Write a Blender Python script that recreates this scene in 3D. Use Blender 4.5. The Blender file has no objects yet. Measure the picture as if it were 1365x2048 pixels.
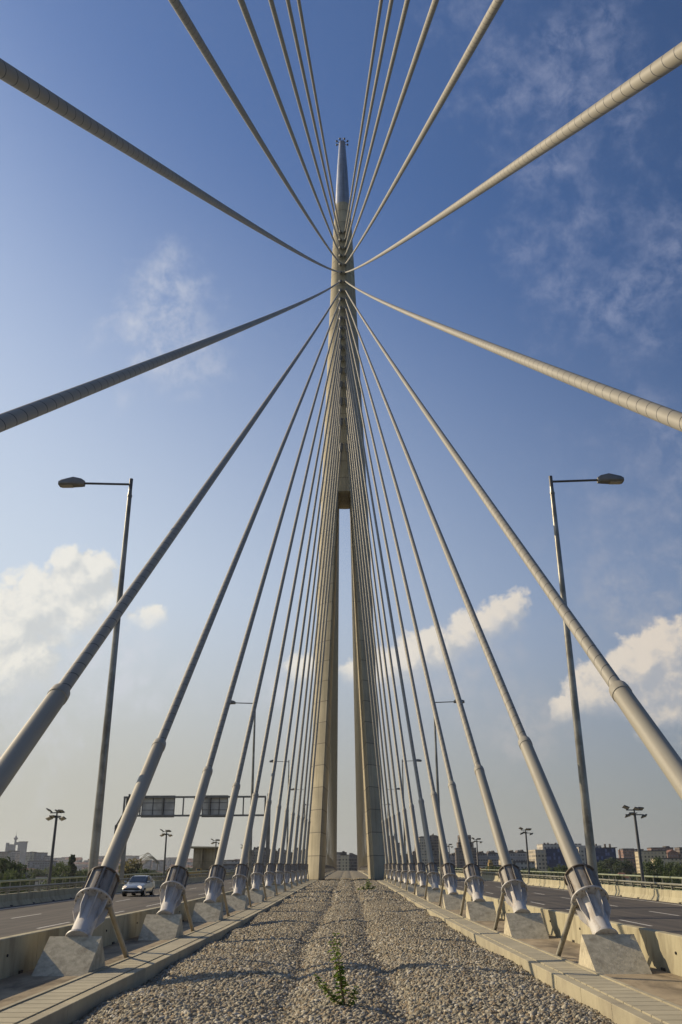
import bpy, math, random
import numpy as np
from mathutils import Vector, Matrix
R = math.radians
random.seed(7); rng = np.random.default_rng(7)
sc = bpy.context.scene
COL = sc.collection

# ------------------------------------------------------------------ camera
cam = bpy.data.cameras.new("camera"); cam_ob = bpy.data.objects.new("camera", cam); COL.objects.link(cam_ob)
AX = Vector((0.99996864, 0.00685299, -0.00396953)); AU = Vector((0.00629898, -0.38440785, 0.92314188)); AF = Vector((-0.00480036, 0.92313783, 0.38443896))
CAM = Vector((0.1724, 0, 0)); FPX = 1721.675
m = Matrix((AX, AU, -AF)).transposed().to_4x4(); m.translation = CAM
cam_ob.matrix_world = m
cam.sensor_fit = 'VERTICAL'; cam.sensor_height = 36; cam.sensor_width = 36
cam.lens = FPX/2048*36; cam.clip_start = 0.1; cam.clip_end = 30000
sc.camera = cam_ob

# ------------------------------------------------------------------ light
SUN_EL, SUN_A = R(29), R(28)          # sun ahead of the left-hand side
L = Vector((-math.cos(SUN_EL)*math.cos(SUN_A), math.cos(SUN_EL)*math.sin(SUN_A), math.sin(SUN_EL)))
sun = bpy.data.lights.new("sun", 'SUN'); sun.energy = 4.8; sun.angle = R(0.55); sun.color = (1.0, 0.82, 0.56)
sun_ob = bpy.data.objects.new("sun", sun); COL.objects.link(sun_ob)
sun_ob.rotation_euler = L.to_track_quat('Z', 'Y').to_euler()
vs = sc.view_settings; vs.view_transform = 'Standard'; vs.look = 'None'; vs.gamma = 1; vs.exposure = 0.0; vs.use_curve_mapping = False

def at(px, py, Y):
    """point of the plane y=Y seen at a pixel of the 1365x2048 photograph (used when measuring positions)"""
    d = AX*((px-682.5)/FPX) + AU*((1024-py)/FPX) + AF
    return CAM + d*(Y/d.y)
def dirpx(px, py):
    d = AX*((px-682.5)/FPX) + AU*((1024-py)/FPX) + AF
    return d.normalized()

# ------------------------------------------------------------------ node helpers
class N:
    def __init__(s, nt): s.nt = nt; s.n = nt.nodes; s.l = nt.links
    def new(s, t, **kw):
        x = s.n.new(t)
        for k, v in kw.items(): setattr(x, k, v)
        return x
    def set(s, inp, v):
        if isinstance(v, bpy.types.NodeSocket): s.l.new(v, inp)
        elif v is not None: inp.default_value = v
    def math(s, op, a, b=None, c=None, clamp=False):
        x = s.new('ShaderNodeMath', operation=op, use_clamp=clamp)
        s.set(x.inputs[0], a); s.set(x.inputs[1], b)
        if c is not None: s.set(x.inputs[2], c)
        return x.outputs[0]
    def vmath(s, op, a, b=None, scale=None):
        x = s.new('ShaderNodeVectorMath', operation=op)
        s.set(x.inputs[0], a)
        if b is not None: s.set(x.inputs[1], b)
        if scale is not None: s.set(x.inputs['Scale'], scale)
        return x.outputs['Value'] if op in ('DISTANCE', 'DOT_PRODUCT', 'LENGTH') else x.outputs[0]
    def noise(s, vec, scale, detail=4, rough=0.55, dist=0.0, out='Fac'):
        x = s.new('ShaderNodeTexNoise'); s.set(x.inputs['Vector'], vec)
        x.inputs['Scale'].default_value = scale; x.inputs['Detail'].default_value = detail
        x.inputs['Roughness'].default_value = rough; x.inputs['Distortion'].default_value = dist
        return x.outputs[out]
    def ramp(s, f, a, b, lo=0.0, hi=1.0, smooth=True):
        x = s.new('ShaderNodeMapRange'); x.interpolation_type = 'SMOOTHSTEP' if smooth else 'LINEAR'
        s.set(x.inputs[0], f); x.inputs[1].default_value = a; x.inputs[2].default_value = b
        x.inputs[3].default_value = lo; x.inputs[4].default_value = hi
        return x.outputs[0]
    def mix(s, f, a, b, blend='MIX'):
        x = s.new('ShaderNodeMix', data_type='RGBA', blend_type=blend)
        s.set(x.inputs[0], f)
        for i, v in ((6, a), (7, b)):
            s.set(x.inputs[i], (*v, 1) if isinstance(v, tuple) and len(v) == 3 else v)
        return x.outputs[2]
    def sep(s, v):
        x = s.new('ShaderNodeSeparateXYZ'); s.set(x.inputs[0], v); return x.outputs
    def comb(s, a, b, c):
        x = s.new('ShaderNodeCombineXYZ'); s.set(x.inputs[0], a); s.set(x.inputs[1], b); s.set(x.inputs[2], c); return x.outputs[0]

# ------------------------------------------------------------------ sky
world = bpy.data.worlds.new("World"); sc.world = world; world.use_nodes = True
w = N(world.node_tree); w.n.clear()
sky = w.new('ShaderNodeTexSky', sky_type='NISHITA'); sky.sun_disc = False
sky.sun_elevation = SUN_EL; sky.sun_rotation = math.atan2(L.x, L.y); sky.altitude = 100
sky.air_density = 1.0; sky.dust_density = 1.6; sky.ozone_density = 2.2
geo = w.new('ShaderNodeTexCoord').outputs['Generated']
D = w.vmath('NORMALIZE', geo)
def cloud_group(name, blobs, nscale, namp, soft):
    g = bpy.data.node_groups.new(name, 'ShaderNodeTree')
    g.interface.new_socket('Vector', in_out='INPUT', socket_type='NodeSocketVector')
    g.interface.new_socket('Fac', in_out='OUTPUT', socket_type='NodeSocketFloat')
    k = N(g); gi = k.new('NodeGroupInput'); go = k.new('NodeGroupOutput')
    v = gi.outputs[0]; cur = None
    for (px, py, r) in blobs:
        d = k.vmath('DISTANCE', v, tuple(dirpx(px, py)))
        a = k.math('SUBTRACT', 1.0, k.math('DIVIDE', d, r/FPX))
        cur = a if cur is None else k.math('SMOOTH_MAX', cur, a, 0.25)
    n1 = k.math('ADD', k.noise(v, nscale, 9, 0.58, 0.2), k.math('MULTIPLY', k.math('SUBTRACT', k.noise(v, nscale*2.7, 6, 0.6, 0.1), 0.5), 0.55))
    a = k.math('ADD', k.math('MAXIMUM', cur, -1.5), k.math('MULTIPLY', k.math('SUBTRACT', n1, 0.5), namp))
    k.l.new(a, go.inputs[0])
    return g
def use_group(g, v):
    x = w.new('ShaderNodeGroup'); x.node_tree = g; w.set(x.inputs[0], v); return x.outputs[0]
cum = [(150,1165,70),(128,1122,34),(195,1140,48),(95,1215,95),(20,1255,84),(150,1225,80),(40,1320,80),(225,1200,40),(300,1243,38),(262,1245,26),
       (1030,1212,40),(995,1240,56),(940,1275,58),(875,1305,60),(815,1330,62),(760,1350,52),(700,1350,40),
       (1335,1295,62),(1290,1330,80),(1225,1360,70),(1180,1395,60),(1140,1425,40),(1350,1370,110),(610,1350,45)]
gC = cloud_group("cumulus", cum, 21.0, 1.7, 0.2)
Dd = w.vmath('ADD', D, tuple(Vector((-0.010, 0.0, 0.012))))
c0 = use_group(gC, D); c1 = use_group(gC, Dd)
c2 = use_group(gC, w.vmath('ADD', D, (0.0, 0.0, -0.022)))
alphaC = w.math('MULTIPLY', w.ramp(c0, 0.0, 0.36), w.ramp(c2, -0.75, 0.45))
litC = w.ramp(w.math('SUBTRACT', c0, c1), -0.30, 0.42)
wis = [(340,640,150),(300,600,80),(390,690,110),(270,650,90),(330,720,110),(1180,450,190),(1130,330,120),(1100,120,200),(1250,600,170),(1150,200,160),(1375,1050,300),(1350,970,130),(1330,1150,130),(1220,1190,90),(1040,1460,90),(1080,1440,70),(60,1400,150),(560,1380,80),(1260,1240,90),(1340,560,120),(240,1330,140),(930,1330,120)]
gW = cloud_group("wisps", wis, 13.0, 2.6, 0.2)
Ds = w.vmath('MULTIPLY', D, (1.0, 1.0, 1.0))
w0 = use_group(gW, Ds)
fine = w.noise(D, 40.0, 7, 0.62, 0.25)
alphaW = w.math('MULTIPLY', w.ramp(w0, -0.1, 1.25), w.ramp(fine, 0.30, 0.70))
el = w.math('ARCSINE', w.sep(D)[2])
# haze band towards the horizon (aerosol the sky model does not hold)
bright = w.math('ADD', 1.0, 0.0)
side = w.vmath('DOT_PRODUCT', D, tuple(Vector((-math.cos(R(10)), math.sin(R(10)), 0)).normalized()))
SKY_S = 0.085
skyc = w.vmath('SCALE', sky.outputs[0], scale=SKY_S)
skyc = w.mix(1.0, skyc, (0.80, 1.02, 1.36), 'MULTIPLY')
skyc = w.vmath('SCALE', skyc, scale=w.ramp(side, -0.40, 0.15, 0.76, 1.0))
elp = w.math('SUBTRACT', el, w.math('MULTIPLY', w.math('SUBTRACT', side, 0.1), 0.42))
hz = w.ramp(elp, R(-4), R(46), 1.0, 0.0)
lowc = w.mix(w.ramp(side, -0.5, 0.6), (0.27, 0.268, 0.252), (0.53, 0.515, 0.445))
highc = w.mix(w.ramp(side, -0.4, 0.5), (0.29, 0.335, 0.41), (0.67, 0.735, 0.785))
hzc = w.mix(w.ramp(el, R(3), R(19)), lowc, highc)
skyc = w.mix(w.math('MULTIPLY', hz, 0.94), skyc, hzc)
wc = w.mix(w.ramp(side, -0.1, 0.35), w.mix(w.ramp(el, R(5), R(34)), (0.52, 0.49, 0.47), (0.36, 0.40, 0.55)), (0.66, 0.68, 0.74))
skyc = w.mix(w.math('MULTIPLY', alphaW, w.ramp(side, -0.2, 0.4, 0.46, 0.62)), skyc, wc)
cc = w.mix(litC, w.mix(w.ramp(side, -0.3, 0.5), (0.42, 0.43, 0.46), (0.62, 0.635, 0.63)), w.mix(w.ramp(side, -0.3, 0.5), (0.78, 0.68, 0.56), (0.88, 0.85, 0.77)))
skyc = w.mix(w.math('MULTIPLY', alphaC, w.ramp(el, R(4), R(9), 0.2, 0.86)), skyc, cc)
bg = w.new('ShaderNodeBackground'); w.set(bg.inputs[0], skyc); bg.inputs[1].default_value = 1.0
wo = w.new('ShaderNodeOutputWorld'); w.l.new(bg.outputs[0], wo.inputs[0])

# ------------------------------------------------------------------ materials
def material(name, col, rough=0.8, metal=0.0, var=0.25, scale=1.5, bump=0.0, bscale=30.0, stain=None, stain_amt=0.5, stain_scale=0.35, spec=0.4, stretch=None, extra=None, coat=0.0):
    mt = bpy.data.materials.new(name); mt.use_nodes = True
    k = N(mt.node_tree); k.n.clear()
    out = k.new('ShaderNodeOutputMaterial'); p = k.new('ShaderNodeBsdfPrincipled'); k.l.new(p.outputs[0], out.inputs[0])
    co = k.new('ShaderNodeTexCoord').outputs['Object']
    oi = k.new('ShaderNodeObjectInfo').outputs['Random']
    con = k.vmath('ADD', co, k.comb(k.math('MULTIPLY', oi, 61.0), k.math('MULTIPLY', oi, 37.0), k.math('MULTIPLY', oi, 23.0)))
    cs = k.vmath('MULTIPLY', con, stretch) if stretch else con
    n = k.noise(cs, scale, 5, 0.6)
    c = k.mix(k.ramp(n, 0.3, 0.7), tuple(x*(1-var) for x in col), tuple(min(1, x*(1+var)) for x in col))
    n2 = k.noise(con, scale*14, 3, 0.6)
    c = k.mix(k.math('MULTIPLY', k.ramp(n2, 0.4, 0.8), var), c, tuple(x*0.6 for x in col))
    if stain:
        s = k.noise(cs, stain_scale, 6, 0.65, 0.4)
        c = k.mix(k.math('MULTIPLY', k.ramp(s, 0.45, 0.68), stain_amt), c, stain)
    if extra: c = extra(k, co, c, p)
    if 'leaf' in name:
        tr = k.new('ShaderNodeBsdfTranslucent'); k.set(tr.inputs[0], c); ms = k.new('ShaderNodeMixShader'); ms.inputs[0].default_value = 0.38
        k.l.new(p.outputs[0], ms.inputs[1]); k.l.new(tr.outputs[0], ms.inputs[2]); k.l.new(ms.outputs[0], out.inputs[0])
    k.set(p.inputs['Base Color'], c); p.inputs['Roughness'].default_value = rough; p.inputs['Metallic'].default_value = metal
    p.inputs['Specular IOR Level'].default_value = spec; p.inputs['Coat Weight'].default_value = coat
    if bump:
        b = k.new('ShaderNodeBump'); b.inputs['Strength'].default_value = bump; b.inputs['Distance'].default_value = 0.02
        k.set(b.inputs['Height'], k.noise(co, bscale, 5, 0.65)); k.l.new(b.outputs[0], p.inputs['Normal'])
    return mt
def joints(period, axis, width, amt=0.45, dark=0.45):
    def f(k, co, c, p):
        z = k.sep(co)[axis]
        fr = k.math('FRACT', k.math('DIVIDE', z, period))
        ln = k.math('LESS_THAN', fr, width/period)
        # faint tone change from pour to pour
        fl = k.new('ShaderNodeTexWhiteNoise', noise_dimensions='1D'); k.set(fl.inputs['W'], k.math('FLOOR', k.math('DIVIDE', z, period)))
        c = k.mix(k.math('MULTIPLY', fl.outputs['Value'], 0.22), c, (0.12, 0.11, 0.10))
        st = k.noise(k.vmath('MULTIPLY', co, (1.6, 1.6, 0.06)), 1.4, 5, 0.6)
        c = k.mix(k.math('MULTIPLY', k.ramp(st, 0.45, 0.72), 0.42), c, (0.16, 0.145, 0.11))
        return k.mix(k.math('MULTIPLY', ln, amt), c, (0.09*dark*2, 0.085*dark*2, 0.08*dark*2))
    return f
def helix(k, co, c, p):
    uv = k.new('ShaderNodeUVMap'); uv.uv_map = 'UVMap'
    s = k.sep(uv.outputs[0])
    fr = k.math('FRACT', k.math('ADD', k.math('DIVIDE', s[1], 0.566), s[0]))
    ln = k.math('LESS_THAN', fr, 0.06)
    b = k.math('PINGPONG', fr, 0.5)
    return k.mix(k.math('MULTIPLY', ln, 0.9), c, (0.03, 0.03, 0.035))
def facade(wall, glass, bay=3.4, floor=3.6, wx=(0.22, 0.80), wz=(0.28, 0.80), var=0.3, band=None):
    def f(k, co, c, p):
        x, y, z = k.sep(co)
        nrm = k.new('ShaderNodeNewGeometry').outputs['Normal']; nz = k.math('ABSOLUTE', k.sep(nrm)[2])
        u = k.math('DIVIDE', k.math('ADD', x, k.math('MULTIPLY', y, 0.97)), bay); v = k.math('DIVIDE', z, floor)
        fu, fv = k.math('FRACT', u), k.math('FRACT', v)
        a = k.math('MULTIPLY', k.math('GREATER_THAN', fu, wx[0]), k.math('LESS_THAN', fu, wx[1]))
        b = k.math('MULTIPLY', k.math('GREATER_THAN', fv, wz[0]), k.math('LESS_THAN', fv, wz[1]))
        win = k.math('MULTIPLY', a, b)
        wn = k.new('ShaderNodeTexWhiteNoise', noise_dimensions='2D')
        k.set(wn.inputs['Vector'], k.comb(k.math('FLOOR', u), k.math('FLOOR', v), 0.0))
        g = k.mix(k.math('GREATER_THAN', wn.outputs['Value'], 0.72), glass, tuple(min(1, q*2.6+0.05) for q in glass))
        wn2 = k.new('ShaderNodeTexWhiteNoise', noise_dimensions='1D'); k.set(wn2.inputs['W'], k.math('FLOOR', k.math('DIVIDE', u, 3.0)))
        c = k.mix(k.math('MULTIPLY', wn2.outputs['Value'], var), c, tuple(q*0.35 for q in wall))
        if band: c = k.mix(k.math('MULTIPLY', k.math('LESS_THAN', fv, 0.16), 0.9), c, band)
        side = k.math('LESS_THAN', nz, 0.5)
        return k.mix(k.math('MULTIPLY', win, side), c, g)
    return f
def slab_var(k, co, c, p):
    rp = k.new('ShaderNodeNewGeometry').outputs['Random Per Island']
    return k.mix(k.math('MULTIPLY', rp, 0.30), c, (0.20, 0.185, 0.15))
def stone_var(k, co, c, p):
    rp = k.new('ShaderNodeNewGeometry').outputs['Random Per Island']
    c = k.mix(k.ramp(rp, 0.0, 1.0, 0, 1, False), (0.135, 0.12, 0.088), (0.46, 0.415, 0.315))
    r2 = k.math('FRACT', k.math('MULTIPLY', rp, 7.31))
    c = k.mix(k.math('MULTIPLY', k.math('LESS_THAN', r2, 0.22), 0.7), c, (0.27, 0.20, 0.12))
    c = k.mix(k.math('MULTIPLY', k.math('GREATER_THAN', r2, 0.92), 0.8), c, (0.52, 0.49, 0.42))
    big = k.noise(co, 0.5, 3, 0.5)
    return k.mix(k.math('MULTIPLY', k.ramp(big, 0.45, 0.7), 0.25), c, (0.20, 0.17, 0.13))
def leaf_var(a, b):
    def f(k, co, c, p):
        rp = k.new('ShaderNodeNewGeometry').outputs['Random Per Island']
        return k.mix(rp, a, b)
    return f
def asphalt_marks(k, co, c, p):
    x = k.math('ABSOLUTE', k.sep(co)[0])
    s = k.noise(k.vmath('MULTIPLY', co, (1.0, 0.015, 1.0)), 1.3, 4, 0.6)
    c = k.mix(k.math('MULTIPLY', k.ramp(s, 0.42, 0.62), 0.6), c, (0.105, 0.088, 0.070))
    s2 = k.noise(k.vmath('MULTIPLY', co, (1.0, 0.03, 1.0)), 2.3, 5, 0.7)
    return k.mix(k.math('MULTIPLY', k.ramp(s2, 0.56, 0.66), 0.5), c, (0.022, 0.020, 0.018))
M = {}
M['stay'] = material('stay_sheath', (0.315, 0.295, 0.245), 0.55, 0.0, 0.05, 0.6, extra=helix, spec=0.3)
M['pipe'] = material('painted_pipe', (0.33, 0.31, 0.255), 0.55, 0.0, 0.06, 0.8, spec=0.25, stain=(0.22, 0.18, 0.13), stain_amt=0.35, stain_scale=1.0, stretch=(3, 3, 0.25))
M['white'] = material('white_paint', (0.52, 0.50, 0.47), 0.5, 0.0, 0.06, 1.2, spec=0.3, stain=(0.24, 0.17, 0.10), stain_amt=0.5, stain_scale=2.2, stretch=(2.5, 2.5, 0.8))
M['housing'] = material('housing_paint', (0.27, 0.25, 0.22), 0.55, 0.0, 0.14, 2.0, spec=0.3, stain=(0.15, 0.10, 0.06), stain_amt=0.7, stain_scale=2.0, stretch=(2, 2, 0.7))
M['rust'] = material('rusty_edge', (0.17, 0.14, 0.11), 0.7, 0.2, 0.3, 6.0)
M['conc'] = material('barrier_concrete', (0.41, 0.37, 0.245), 0.9, 0, 0.10, 0.7, bump=0.12, bscale=18, stain=(0.17, 0.14, 0.095), stain_amt=0.55, stain_scale=1.3, stretch=(1, 1.1, 0.35))
M['block'] = material('block_concrete', (0.52, 0.465, 0.335), 0.92, 0, 0.16, 7.0, bump=0.6, bscale=22, stain=(0.20, 0.165, 0.115), stain_amt=0.5, stain_scale=2.6)
M['floor'] = material('floor_concrete', (0.30, 0.24, 0.155), 0.92, 0, 0.25, 0.9, bump=0.3, bscale=12, stain=(0.10, 0.075, 0.045), stain_amt=0.85, stain_scale=0.8, stretch=(1.4, 0.5, 1))
M['slab'] = material('paving_concrete', (0.40, 0.36, 0.255), 0.9, 0, 0.08, 1.2, bump=0.1, bscale=30, extra=slab_var)
M['kerb'] = material('kerb_concrete', (0.42, 0.375, 0.255), 0.9, 0, 0.10, 1.2, bump=0.15, bscale=16, extra=slab_var, stain=(0.26, 0.22, 0.16), stain_amt=0.5, stain_scale=0.9)
M['asphalt'] = material('asphalt', (0.058, 0.050, 0.043), 0.88, 0, 0.16, 0.5, bump=0.15, bscale=60, extra=asphalt_marks)
M['paint'] = material('road_paint', (0.55, 0.53, 0.48), 0.7, 0, 0.15, 3.0)
M['pylon'] = material('pylon_concrete', (0.47, 0.415, 0.29), 0.9, 0, 0.12, 0.25, bump=0.2, bscale=4, extra=joints(4.0, 2, 0.13, 0.75))
M['tip'] = material('steel_cladding', (0.46, 0.46, 0.46), 0.33, 0.75, 0.08, 0.4, extra=joints(2.2, 2, 0.10, 0.3))
M['galv'] = material('galvanised_steel', (0.27, 0.26, 0.23), 0.36, 0.65, 0.3, 1.2, stain=(0.11, 0.09, 0.065), stain_amt=0.75, stain_scale=0.7)
M['galvd'] = material('weathered_steel', (0.21, 0.205, 0.19), 0.5, 0.3, 0.2, 1.5)
M['dark'] = material('dark_metal', (0.10, 0.10, 0.10), 0.5, 0.3, 0.15, 3.0)
M['lens'] = material('lamp_glass', (0.42, 0.38, 0.30), 0.25, 0, 0.1, 4.0, spec=0.6)
M['green_rail'] = material('green_rail_paint', (0.24, 0.27, 0.18), 0.5, 0, 0.1, 1.0)
M['rail'] = material('rail_paint', (0.22, 0.215, 0.17), 0.5, 0.1, 0.1, 1.0)
M['stone'] = material('gravel_stone', (0.36, 0.31, 0.23), 0.95, 0, 0.1, 3.0, extra=stone_var)
M['bed'] = material('gravel_bed', (0.185, 0.16, 0.112), 0.95, 0, 0.42, 9.0, bump=1.0, bscale=11, stain=(0.16, 0.135, 0.10), stain_amt=0.55, stain_scale=6.0)
M['ground'] = material('ground_grass', (0.085, 0.095, 0.045), 0.95, 0, 0.35, 0.02, stain=(0.15, 0.13, 0.08), stain_amt=0.6, stain_scale=0.01)
M['hill'] = material('hill_ground', (0.11, 0.115, 0.07), 0.95, 0, 0.35, 0.01)
M['leaf_dark'] = material('leaf_dark', (0.05, 0.07, 0.03), 0.7, extra=leaf_var((0.022, 0.036, 0.014), (0.085, 0.115, 0.045)))
M['leaf_mid'] = material('leaf_mid', (0.07, 0.10, 0.04), 0.7, extra=leaf_var((0.035, 0.055, 0.018), (0.12, 0.155, 0.055)))
M['leaf_yel'] = material('leaf_yellow', (0.15, 0.14, 0.05), 0.7, extra=leaf_var((0.07, 0.07, 0.03), (0.26, 0.22, 0.08)))
M['weed'] = material('weed_leaf', (0.08, 0.14, 0.03), 0.6, extra=leaf_var((0.07, 0.15, 0.02), (0.28, 0.36, 0.06)))
M['stem'] = material('weed_stem', (0.14, 0.10, 0.05), 0.7)
M['bark'] = material('bark', (0.10, 0.08, 0.06), 0.9)
M['car'] = material('silver_car_paint', (0.36, 0.38, 0.38), 0.28, 0.55, 0.03, 1.0, coat=0.6)
M['glass'] = material('car_glass', (0.035, 0.045, 0.06), 0.08, 0, 0.05, 1.0, spec=0.8)
M['tyre'] = material('tyre_rubber', (0.02, 0.02, 0.02), 0.85)
M['alloy'] = material('alloy_wheel', (0.45, 0.45, 0.45), 0.35, 0.7, 0.05)
M['black'] = material('black_plastic', (0.022, 0.02, 0.022), 0.5)
M['signback'] = material('sign_back_sheet', (0.50, 0.49, 0.45), 0.6, 0.0, 0.18, 0.8)
M['roofdark'] = material('dark_roof', (0.075, 0.062, 0.055), 0.85, 0, 0.25, 0.2)
M['roofred'] = material('red_roof', (0.20, 0.095, 0.06), 0.85, 0, 0.3, 0.2)
M['box'] = material('stair_tower_concrete', (0.34, 0.30, 0.22), 0.92, 0, 0.18, 0.3, stain=(0.15, 0.125, 0.085), stain_amt=0.8, stain_scale=0.25, extra=joints(2.2, 2, 0.08, 0.4))
M['yellow'] = material('yellow_machine_paint', (0.42, 0.28, 0.09), 0.6, 0, 0.25, 0.3)
M['crane'] = material('crane_steel', (0.24, 0.20, 0.12), 0.7, 0, 0.25, 0.2)
hl = bpy.data.materials.new('headlight'); hl.use_nodes = True
_p = hl.node_tree.nodes['Principled BSDF']; _p.inputs['Base Color'].default_value = (0.8, 0.75, 0.65, 1); _p.inputs['Emission Color'].default_value = (1, 0.78, 0.55, 1); _p.inputs['Emission Strength'].default_value = 0.8; _p.inputs['Roughness'].default_value = 0.1
M['head'] = hl
def fac(name, wall, glass, **kw):
    M[name] = material(name, wall, 0.85, 0, 0.12, 0.05, extra=facade(wall, glass, **kw)); return M[name]
fac('f_beige', (0.46, 0.40, 0.30), (0.09, 0.085, 0.08))
fac('f_brown', (0.14, 0.105, 0.085), (0.045, 0.04, 0.04), band=(0.25, 0.22, 0.19))
fac('f_grey', (0.30, 0.285, 0.28), (0.08, 0.08, 0.09), band=(0.42, 0.39, 0.36))
fac('f_blue', (0.035, 0.06, 0.14), (0.018, 0.032, 0.09), bay=2.2, floor=3.4, wx=(0.10, 0.92), wz=(0.12, 0.9))
fac('f_white', (0.52, 0.48, 0.41), (0.13, 0.12, 0.11), wz=(0.35, 0.8))
fac('f_slate', (0.16, 0.17, 0.20), (0.06, 0.065, 0.08), bay=4.0)
fac('f_red', (0.27, 0.15, 0.11), (0.07, 0.06, 0.06))
fac('f_cream', (0.56, 0.47, 0.31), (0.11, 0.09, 0.07), bay=3.8, wx=(0.3, 0.75))

# ------------------------------------------------------------------ mesh builder
class MB:
    def __init__(s): s.v = []; s.f = []; s.mi = 0; s.mf = []
    def add(s, vs, fs, mat=None):
        o = len(s.v)
        s.v += [tuple((mat @ Vector(p)) if mat else p) for p in vs]
        s.f += [tuple(i+o for i in f) for f in fs]; s.mf += [s.mi]*len(fs)
    def box(s, c, d, mat=None):
        x, y, z = c; a, b, e = d[0]/2, d[1]/2, d[2]/2
        vs = [(x+i*a, y+j*b, z+k*e) for k in (-1, 1) for j in (-1, 1) for i in (-1, 1)]
        s.add(vs, [(0,2,3,1), (4,5,7,6), (0,1,5,4), (2,6,7,3), (0,4,6,2), (1,3,7,5)], mat)
        return s
    def prism(s, poly, axis, a, b, mat=None):
        """polygon in the two other axes, swept from a to b along axis"""
        n = len(poly)
        def P(u, v, t):
            return {'x': (t, u, v), 'y': (u, t, v), 'z': (u, v, t)}[axis]
        vs = [P(u, v, a) for u, v in poly] + [P(u, v, b) for u, v in poly]
        fs = [tuple(range(n)), tuple(range(2*n-1, n-1, -1))] + [(i, i+n, (i+1) % n+n, (i+1) % n) for i in range(n)]
        s.add(vs, fs, mat); return s
    def tube(s, pts, rad, n=12, cap=True, mat=None):
        pts = [Vector(p) for p in pts]
        if not hasattr(rad, '__len__'): rad = [rad]*len(pts)
        vs, fs = [], []; up = None
        for i, p in enumerate(pts):
            t = (pts[min(i+1, len(pts)-1)]-pts[max(i-1, 0)])
            if t.length < 1e-9: t = Vector((0, 0, 1))
            t.normalize()
            if up is None:
                up = Vector((0, 0, 1)) if abs(t.z) < 0.95 else Vector((1, 0, 0))
            a = t.cross(up)
            if a.length < 1e-6: a = t.orthogonal()
            a.normalize(); b = a.cross(t); up = b
            for j in range(n):
                q = 2*math.pi*j/n
                vs.append(tuple(p + (a*math.cos(q)+b*math.sin(q))*rad[i]))
        for i in range(len(pts)-1):
            for j in range(n):
                fs.append((i*n+j, i*n+(j+1) % n, (i+1)*n+(j+1) % n, (i+1)*n+j))
        if cap: fs.append(tuple(range(n-1, -1, -1))); fs.append(tuple((len(pts)-1)*n+j for j in range(n)))
        s.add(vs, fs, mat); return s
    def lathe(s, prof, n=32, mat=None, cap=True):
        """profile of (r, z) about the z axis"""
        vs, fs = [], []
        for r, z in prof:
            for j in range(n):
                q = 2*math.pi*j/n; vs.append((r*math.cos(q), r*math.sin(q), z))
        for i in range(len(prof)-1):
            for j in range(n):
                fs.append((i*n+j, i*n+(j+1) % n, (i+1)*n+(j+1) % n, (i+1)*n+j))
        if cap: fs.append(tuple(range(n-1, -1, -1))); fs.append(tuple((len(prof)-1)*n+j for j in range(n)))
        s.add(vs, fs, mat); return s
    def build(s, name, mat, parent=None, smooth=True, bevel=0.0, loc=None, uv=None, me=None):
        if me is None:
            me = bpy.data.meshes.new(name); me.from_pydata(s.v, [], s.f)
            for q_ in (mat if isinstance(mat, list) else [mat]): me.materials.append(q_)
            if isinstance(mat, list): me.polygons.foreach_set('material_index', np.array(s.mf, dtype=np.int32))
            if uv is not None:
                l = me.uv_layers.new(name='UVMap'); l.data.foreach_set('uv', np.asarray(uv, dtype=np.float32).ravel())
            me.validate()
            if smooth:
                me.shade_smooth(); me.set_sharp_from_angle(angle=R(38))
            me.update()
        o = bpy.data.objects.new(name, me); COL.objects.link(o)
        if parent: o.parent = parent
        if loc: o.location = loc
        if bevel:
            b = o.modifiers.new('bevel', 'BEVEL'); b.width = bevel; b.segments = 2; b.limit_method = 'ANGLE'
        return o
def tag(o, label=None, cat=None, group=None, kind=None):
    if label: o['label'] = label
    if cat: o['category'] = cat
    if group: o['group'] = group
    if kind: o['kind'] = kind
    return o
def empty(name, loc=(0, 0, 0), label=None, cat=None, group=None, rot=None):
    o = bpy.data.objects.new(name, None); COL.objects.link(o); o.location = loc; o.empty_display_size = 0.2
    if rot is not None: o.rotation_mode = 'QUATERNION'; o.rotation_quaternion = rot
    return tag(o, label, cat, group)
def share(src, parent, name=None):
    c = src.copy(); COL.objects.link(c); c.parent = parent
    return c
def copy_tree(o, parent=None):
    c = o.copy(); COL.objects.link(c); c.parent = parent
    for ch in list(o.children): copy_tree(ch, c)
    return c
def ordn(i): return ['nearest', 'second nearest', 'third nearest', 'fourth nearest', 'fifth nearest', 'sixth nearest', 'seventh nearest', 'eighth nearest', 'ninth nearest', 'tenth nearest', 'eleventh nearest', 'twelfth nearest', 'thirteenth nearest'][i]
SIDE = {-1: 'left', 1: 'right'}

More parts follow.
